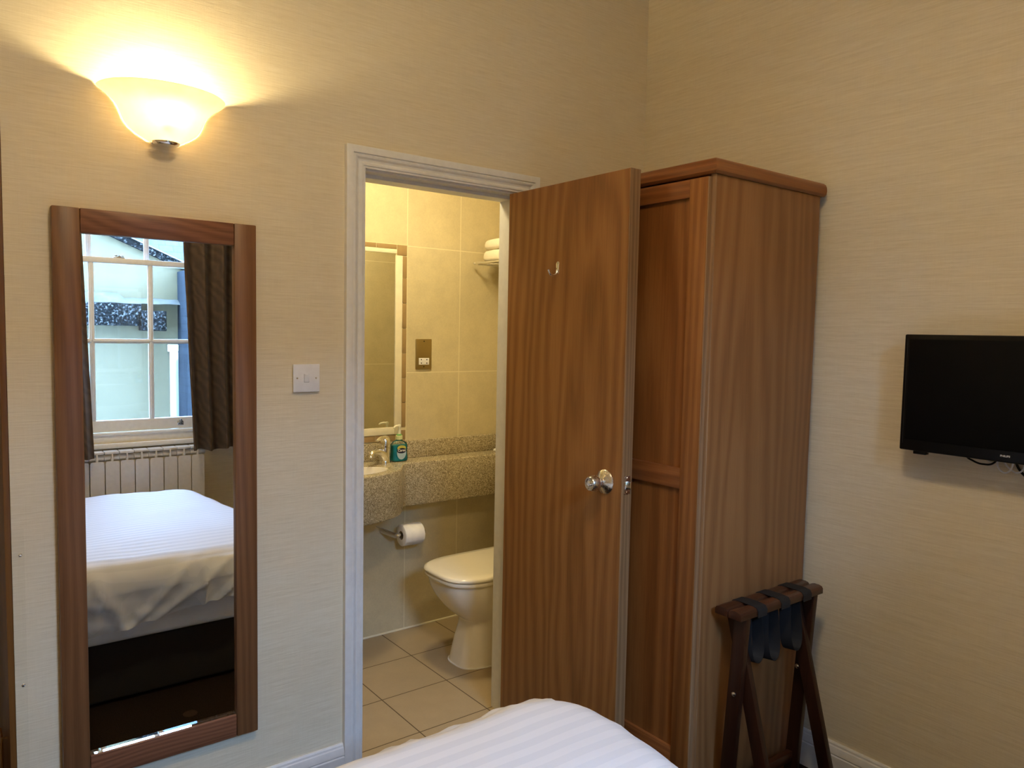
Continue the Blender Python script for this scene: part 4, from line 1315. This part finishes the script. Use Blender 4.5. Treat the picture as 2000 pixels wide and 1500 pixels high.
# folded triangular end lying on the front of the roll
t = bmesh.new()
rows = []
for k in range(9):
    f = k / 8
    a = math.radians(205 + 60 * f)          # from front-left down to the underside
    half = (rcx1 - rcx0) / 2 * (1 - f)
    xm = rcx0 + 0.078
    R_ = rr + 0.0012
    yy, zz = ry + R_ * math.cos(a), rz + R_ * math.sin(a)
    xa = rcx0 + 0.001 + (xm - rcx0) * f
    xb_ = rcx1 - 0.001 - (rcx1 - xm) * f
    rows.append((t.verts.new((xa, yy, zz)), t.verts.new((xb_ + 1e-5, yy, zz))))
for A, Q in zip(rows[:-1], rows[1:]):
    t.faces.new((A[0], A[1], Q[1], Q[0]))
bmesh.ops.solidify(t, geom=t.faces[:], thickness=0.0012)
obj('folded_end', add(bmesh.new(), t), 'paper', tr_)

# ------------------------------------------------------------------ towel rack and towels on the right wall
tk = thing('towel_rack', 'chrome towel shelf high on the bathroom wall holding folded towels', 'towel rack', (1.39, 0.72, 1.825))
for x in (1.155, 1.225, 1.295, 1.36):
    b = bmesh.new()
    tube(b, [(x, 0.42, 1.828), (x, 0.955, 1.828)], 0.005, 12)
    obj('rail', b, 'chrome', tk)
for y in (0.46, 0.93):
    b = bmesh.new()
    tube(b, [(1.155, y, 1.822), (1.399, y, 1.822)], 0.005, 12)
    obj('arm', b, 'chrome', tk)
b = bmesh.new()
lathe(b, [(0, 0.010), (0.006, 0.008), (0.008, 0.003), (0.006, -0.003), (0, -0.004)], (1.155, 0.957, 1.828), (0, 1, 0), 16)
obj('end_knob', b, 'chrome', tk)
def towel(z0, h, y1, name, label, seed):
    b = bmesh.new()
    rings = []
    n = 60
    for (s, f) in ((0.90, 0.0), (0.97, 0.10), (1.0, 0.3), (1.0, 0.55), (0.985, 0.78), (0.95, 0.93), (0.88, 1.0), (0.5, 1.03), (0.1, 1.035)):
        ring = []
        for k in range(n):
            th = 2 * PI * k / n
            co, si = math.cos(th), math.sin(th)
            e = 5
            hx, hy_ = 0.115, (y1 - 0.44) / 2
            sx_ = s if s > 0.8 else s
            x = 1.272 + (hx * sx_ if s < 0.8 else hx - (1 - s) * 0.1) * math.copysign(abs(co) ** (2 / e), co)
            y = (0.44 + y1) / 2 + (hy_ * sx_ if s < 0.8 else hy_ - (1 - s) * 0.28) * math.copysign(abs(si) ** (2 / e), si)
            z = z0 + h * f + 0.002 * noise.noise((x * 22, y * 22, z0 * 9 + f * 3))
            ring.append((x, y, z))
        rings.append(ring)
    loft(b, rings)
    return tag(obj(name, b, 'towel', None, 80), label, 'towel', 'towels on the bathroom shelf')
towel(1.834, 0.054, 0.935, 'folded_towel', 'lower of the two folded white towels, resting on the chrome shelf', 1)
towel(1.892, 0.048, 0.925, 'folded_towel', 'upper of the two folded white towels on the bathroom shelf', 2)

# bathroom ceiling lamp
bl = thing('bathroom_ceiling_light', 'round lit ceiling light in the bathroom', 'ceiling light', (0.55, 0.42, 2.4))
b = bmesh.new()
lathe(b, [(0.0, 0.0), (0.13, 0.0), (0.13, -0.02), (0.122, -0.025)], (0.55, 0.42, 2.399), (0, 0, 1), 40)
obj('lamp_base', b, 'plastic_white', bl)
b = bmesh.new()
lathe(b, [(0.122, -0.024), (0.115, -0.045), (0.09, -0.06), (0.05, -0.068), (0, -0.07)], (0.55, 0.42, 2.399), (0, 0, 1), 40)
obj('diffuser', b, emit('bathroom_lamp_glow', (1.0, 0.82, 0.46, 1), 42.0), bl)

# ceiling lamp of the bedroom, above the bed
cl = thing('ceiling_light', 'round opal ceiling light on the bedroom ceiling above the bed', 'ceiling light', (-0.45, -1.75, ZC))
b = bmesh.new()
lathe(b, [(0.0, 0.0), (0.19, 0.0), (0.19, -0.025), (0.18, -0.03)], (-0.45, -1.75, ZC - 0.001), (0, 0, 1), 40)
obj('lamp_base', b, 'plastic_white', cl)
b = bmesh.new()
lathe(b, [(0.18, -0.029), (0.17, -0.055), (0.13, -0.075), (0.07, -0.085), (0, -0.088)], (-0.45, -1.75, ZC - 0.001), (0, 0, 1), 40)
obj('diffuser', b, emit('bedroom_lamp_glow', (1.0, 0.77, 0.46, 1), 35.0), cl)

# ------------------------------------------------------------------ across the courtyard
nb = thing('neighbouring_house', 'cream rendered house with slate roofs outside the window, seen in the mirror', 'house', (0, -4.6, 0))
SL = 0.425
def zs(x):
    return 2.176 - SL * (x - 0.084)
b = bmesh.new()
prism(b, [(-3.2, 0), (1.6, 0), (1.6, zs(1.6)), (-2.0, zs(-2.0)), (-3.2, zs(-2.0) - 0.4)], 'xz', -4.5, -4.8)
obj('gable_wall', b, 'render', nb)
b = bmesh.new()
prism(b, [(-2.0, zs(-2.0)), (1.6, zs(1.6)), (1.6, zs(1.6) + 0.058), (-2.0, zs(-2.0) + 0.058)], 'xz', -4.46, -4.9)
obj('verge', b, 'slate_dark', nb)
b = bmesh.new()
prism(b, [(-2.0, zs(-2.0) + 0.058), (1.6, zs(1.6) + 0.058), (1.6, zs(1.6) + 0.068), (-2.0, zs(-2.0) + 0.068)], 'xz', -4.45, -4.9)
obj('verge_flashing', b, 'lead', nb)
b = bmesh.new()
prism(b, [(-4.9, 1.2), (-4.95, 1.2), (-6.6, 3.6), (-6.55, 3.6)], 'yz', -3.0, 3.0)
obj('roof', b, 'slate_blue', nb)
b = bmesh.new()
box(b, -3.0, 0.28, -4.49, -4.36, 1.477, 1.652, 0.006)
box(b, 0.28, 0.46, -4.49, -4.34, 1.440, 1.60, 0.006)
obj('parapet', b, 'slate_dark', nb)
t = bmesh.new()
rows = []
for i in range(90):
    x = -3.0 + 3.58 * i / 89
    zt_ = (1.735 if x < 0.15 else 1.700) + 0.006 * noise.noise((x * 9, 0, 0))
    zb_ = 1.655 + 0.012 * noise.noise((x * 7, 3, 0))
    rows.append([t.verts.new((x, -4.40 - 0.02 * noise.noise((x * 8, 1, 1)), zb_)), t.verts.new((x, -4.43 + 0.02 * noise.noise((x * 6, 5, 1)), (zb_ + zt_) / 2)), t.verts.new((x, -4.485, zt_))])
for A, Q in zip(rows[:-1], rows[1:]):
    for j in range(2):
        t.faces.new((A[j], Q[j], Q[j + 1], A[j + 1]))
bmesh.ops.solidify(t, geom=t.faces[:], thickness=0.006)
obj('flashing', add(bmesh.new(), t), 'lead', nb)
obj('return_wall', B(0.578, 1.6, -4.49, -4.2, 0, 1.93, 0.004), 'slate_shaded', nb)
b = B(0.495, 0.577, -4.49, -4.46, 1.27, 1.33, 0.006)
box(b, 0.512, 0.577, -4.49, -4.47, 0.3, 1.27, 0.004)
wf = obj('window', b, 'sash', nb)
obj('pane', B(0.548, 0.577, -4.469, -4.465, 0.35, 1.21), 'pane', wf)
tag(obj('yard_ground', B(-4, 4, -7.5, YF - 0.2, -0.25, -0.2), 'slate_dark'), 'paved courtyard ground outside the window', 'ground')['kind'] = 'structure'

# ------------------------------------------------------------------ light
w = bpy.data.worlds.new('overcast_sky')
bpy.context.scene.world = w
w.use_nodes = True
nt = w.node_tree
bg = nt.nodes['Background']
tc = nt.nodes.new('ShaderNodeTexCoord')
sp = nt.nodes.new('ShaderNodeSeparateXYZ')
nt.links.new(tc.outputs['Generated'], sp.inputs[0])
cr = nt.nodes.new('ShaderNodeValToRGB')
cr.color_ramp.elements[0].position = 0.0
cr.color_ramp.elements[0].color = (0.30, 0.50, 0.86, 1)
cr.color_ramp.elements[1].position = 0.8
cr.color_ramp.elements[1].color = (0.40, 0.62, 1.0, 1)
nt.links.new(sp.outputs[2], cr.inputs[0])
nt.links.new(cr.outputs[0], bg.inputs[0])
bg.inputs[1].default_value = 44.0

def portal(name, loc, sx_, sy_, rot):
    l = bpy.data.lights.new(name, 'AREA')
    l.shape = 'RECTANGLE'; l.size = sx_; l.size_y = sy_
    l.cycles.is_portal = True
    o = bpy.data.objects.new(name, l)
    C.objects.link(o)
    o.location = loc; o.rotation_euler = rot
portal('window_daylight', ((WX0 + WX1) / 2, YF - 0.21, (WZ0 + WZ1) / 2), WX1 - WX0, WZ1 - WZ0, (PI / 2, 0, 0))

# ------------------------------------------------------------------ camera
yaw, pitch, roll, fpx = 0.6524434109, -0.0683307700, 0.0190904976, 1478.16
cyw, syw = math.cos(yaw), math.sin(yaw)
fwd = Vector((syw * math.cos(pitch), cyw * math.cos(pitch), math.sin(pitch)))
rt = Vector((cyw, -syw, 0)); upv = rt.cross(fwd)
r2 = rt * math.cos(roll) + upv * math.sin(roll)
u2 = -rt * math.sin(roll) + upv * math.cos(roll)
cam = bpy.data.cameras.new('camera')
cam.sensor_width = 36.0
cam.lens = fpx / 2000 * 36.0
cam.clip_start = 0.02
co = bpy.data.objects.new('camera', cam)
C.objects.link(co)
mat = Matrix((r2, u2, -fwd)).transposed().to_4x4()
mat.translation = Vector((-1.03578, -2.24, 1.48398))
co.matrix_world = mat
sc = bpy.context.scene
sc.camera = co
sc.view_settings.view_transform = 'Standard'
sc.view_settings.look = 'None'
sc.view_settings.gamma = 1.0
sc.view_settings.use_curve_mapping = False
sc.view_settings.exposure = 1.0
sc.cycles.use_denoising = True
sc.cycles.max_bounces = 12
sc.cycles.diffuse_bounces = 6
sc.cycles.glossy_bounces = 6
sc.cycles.sample_clamp_indirect = 8.0
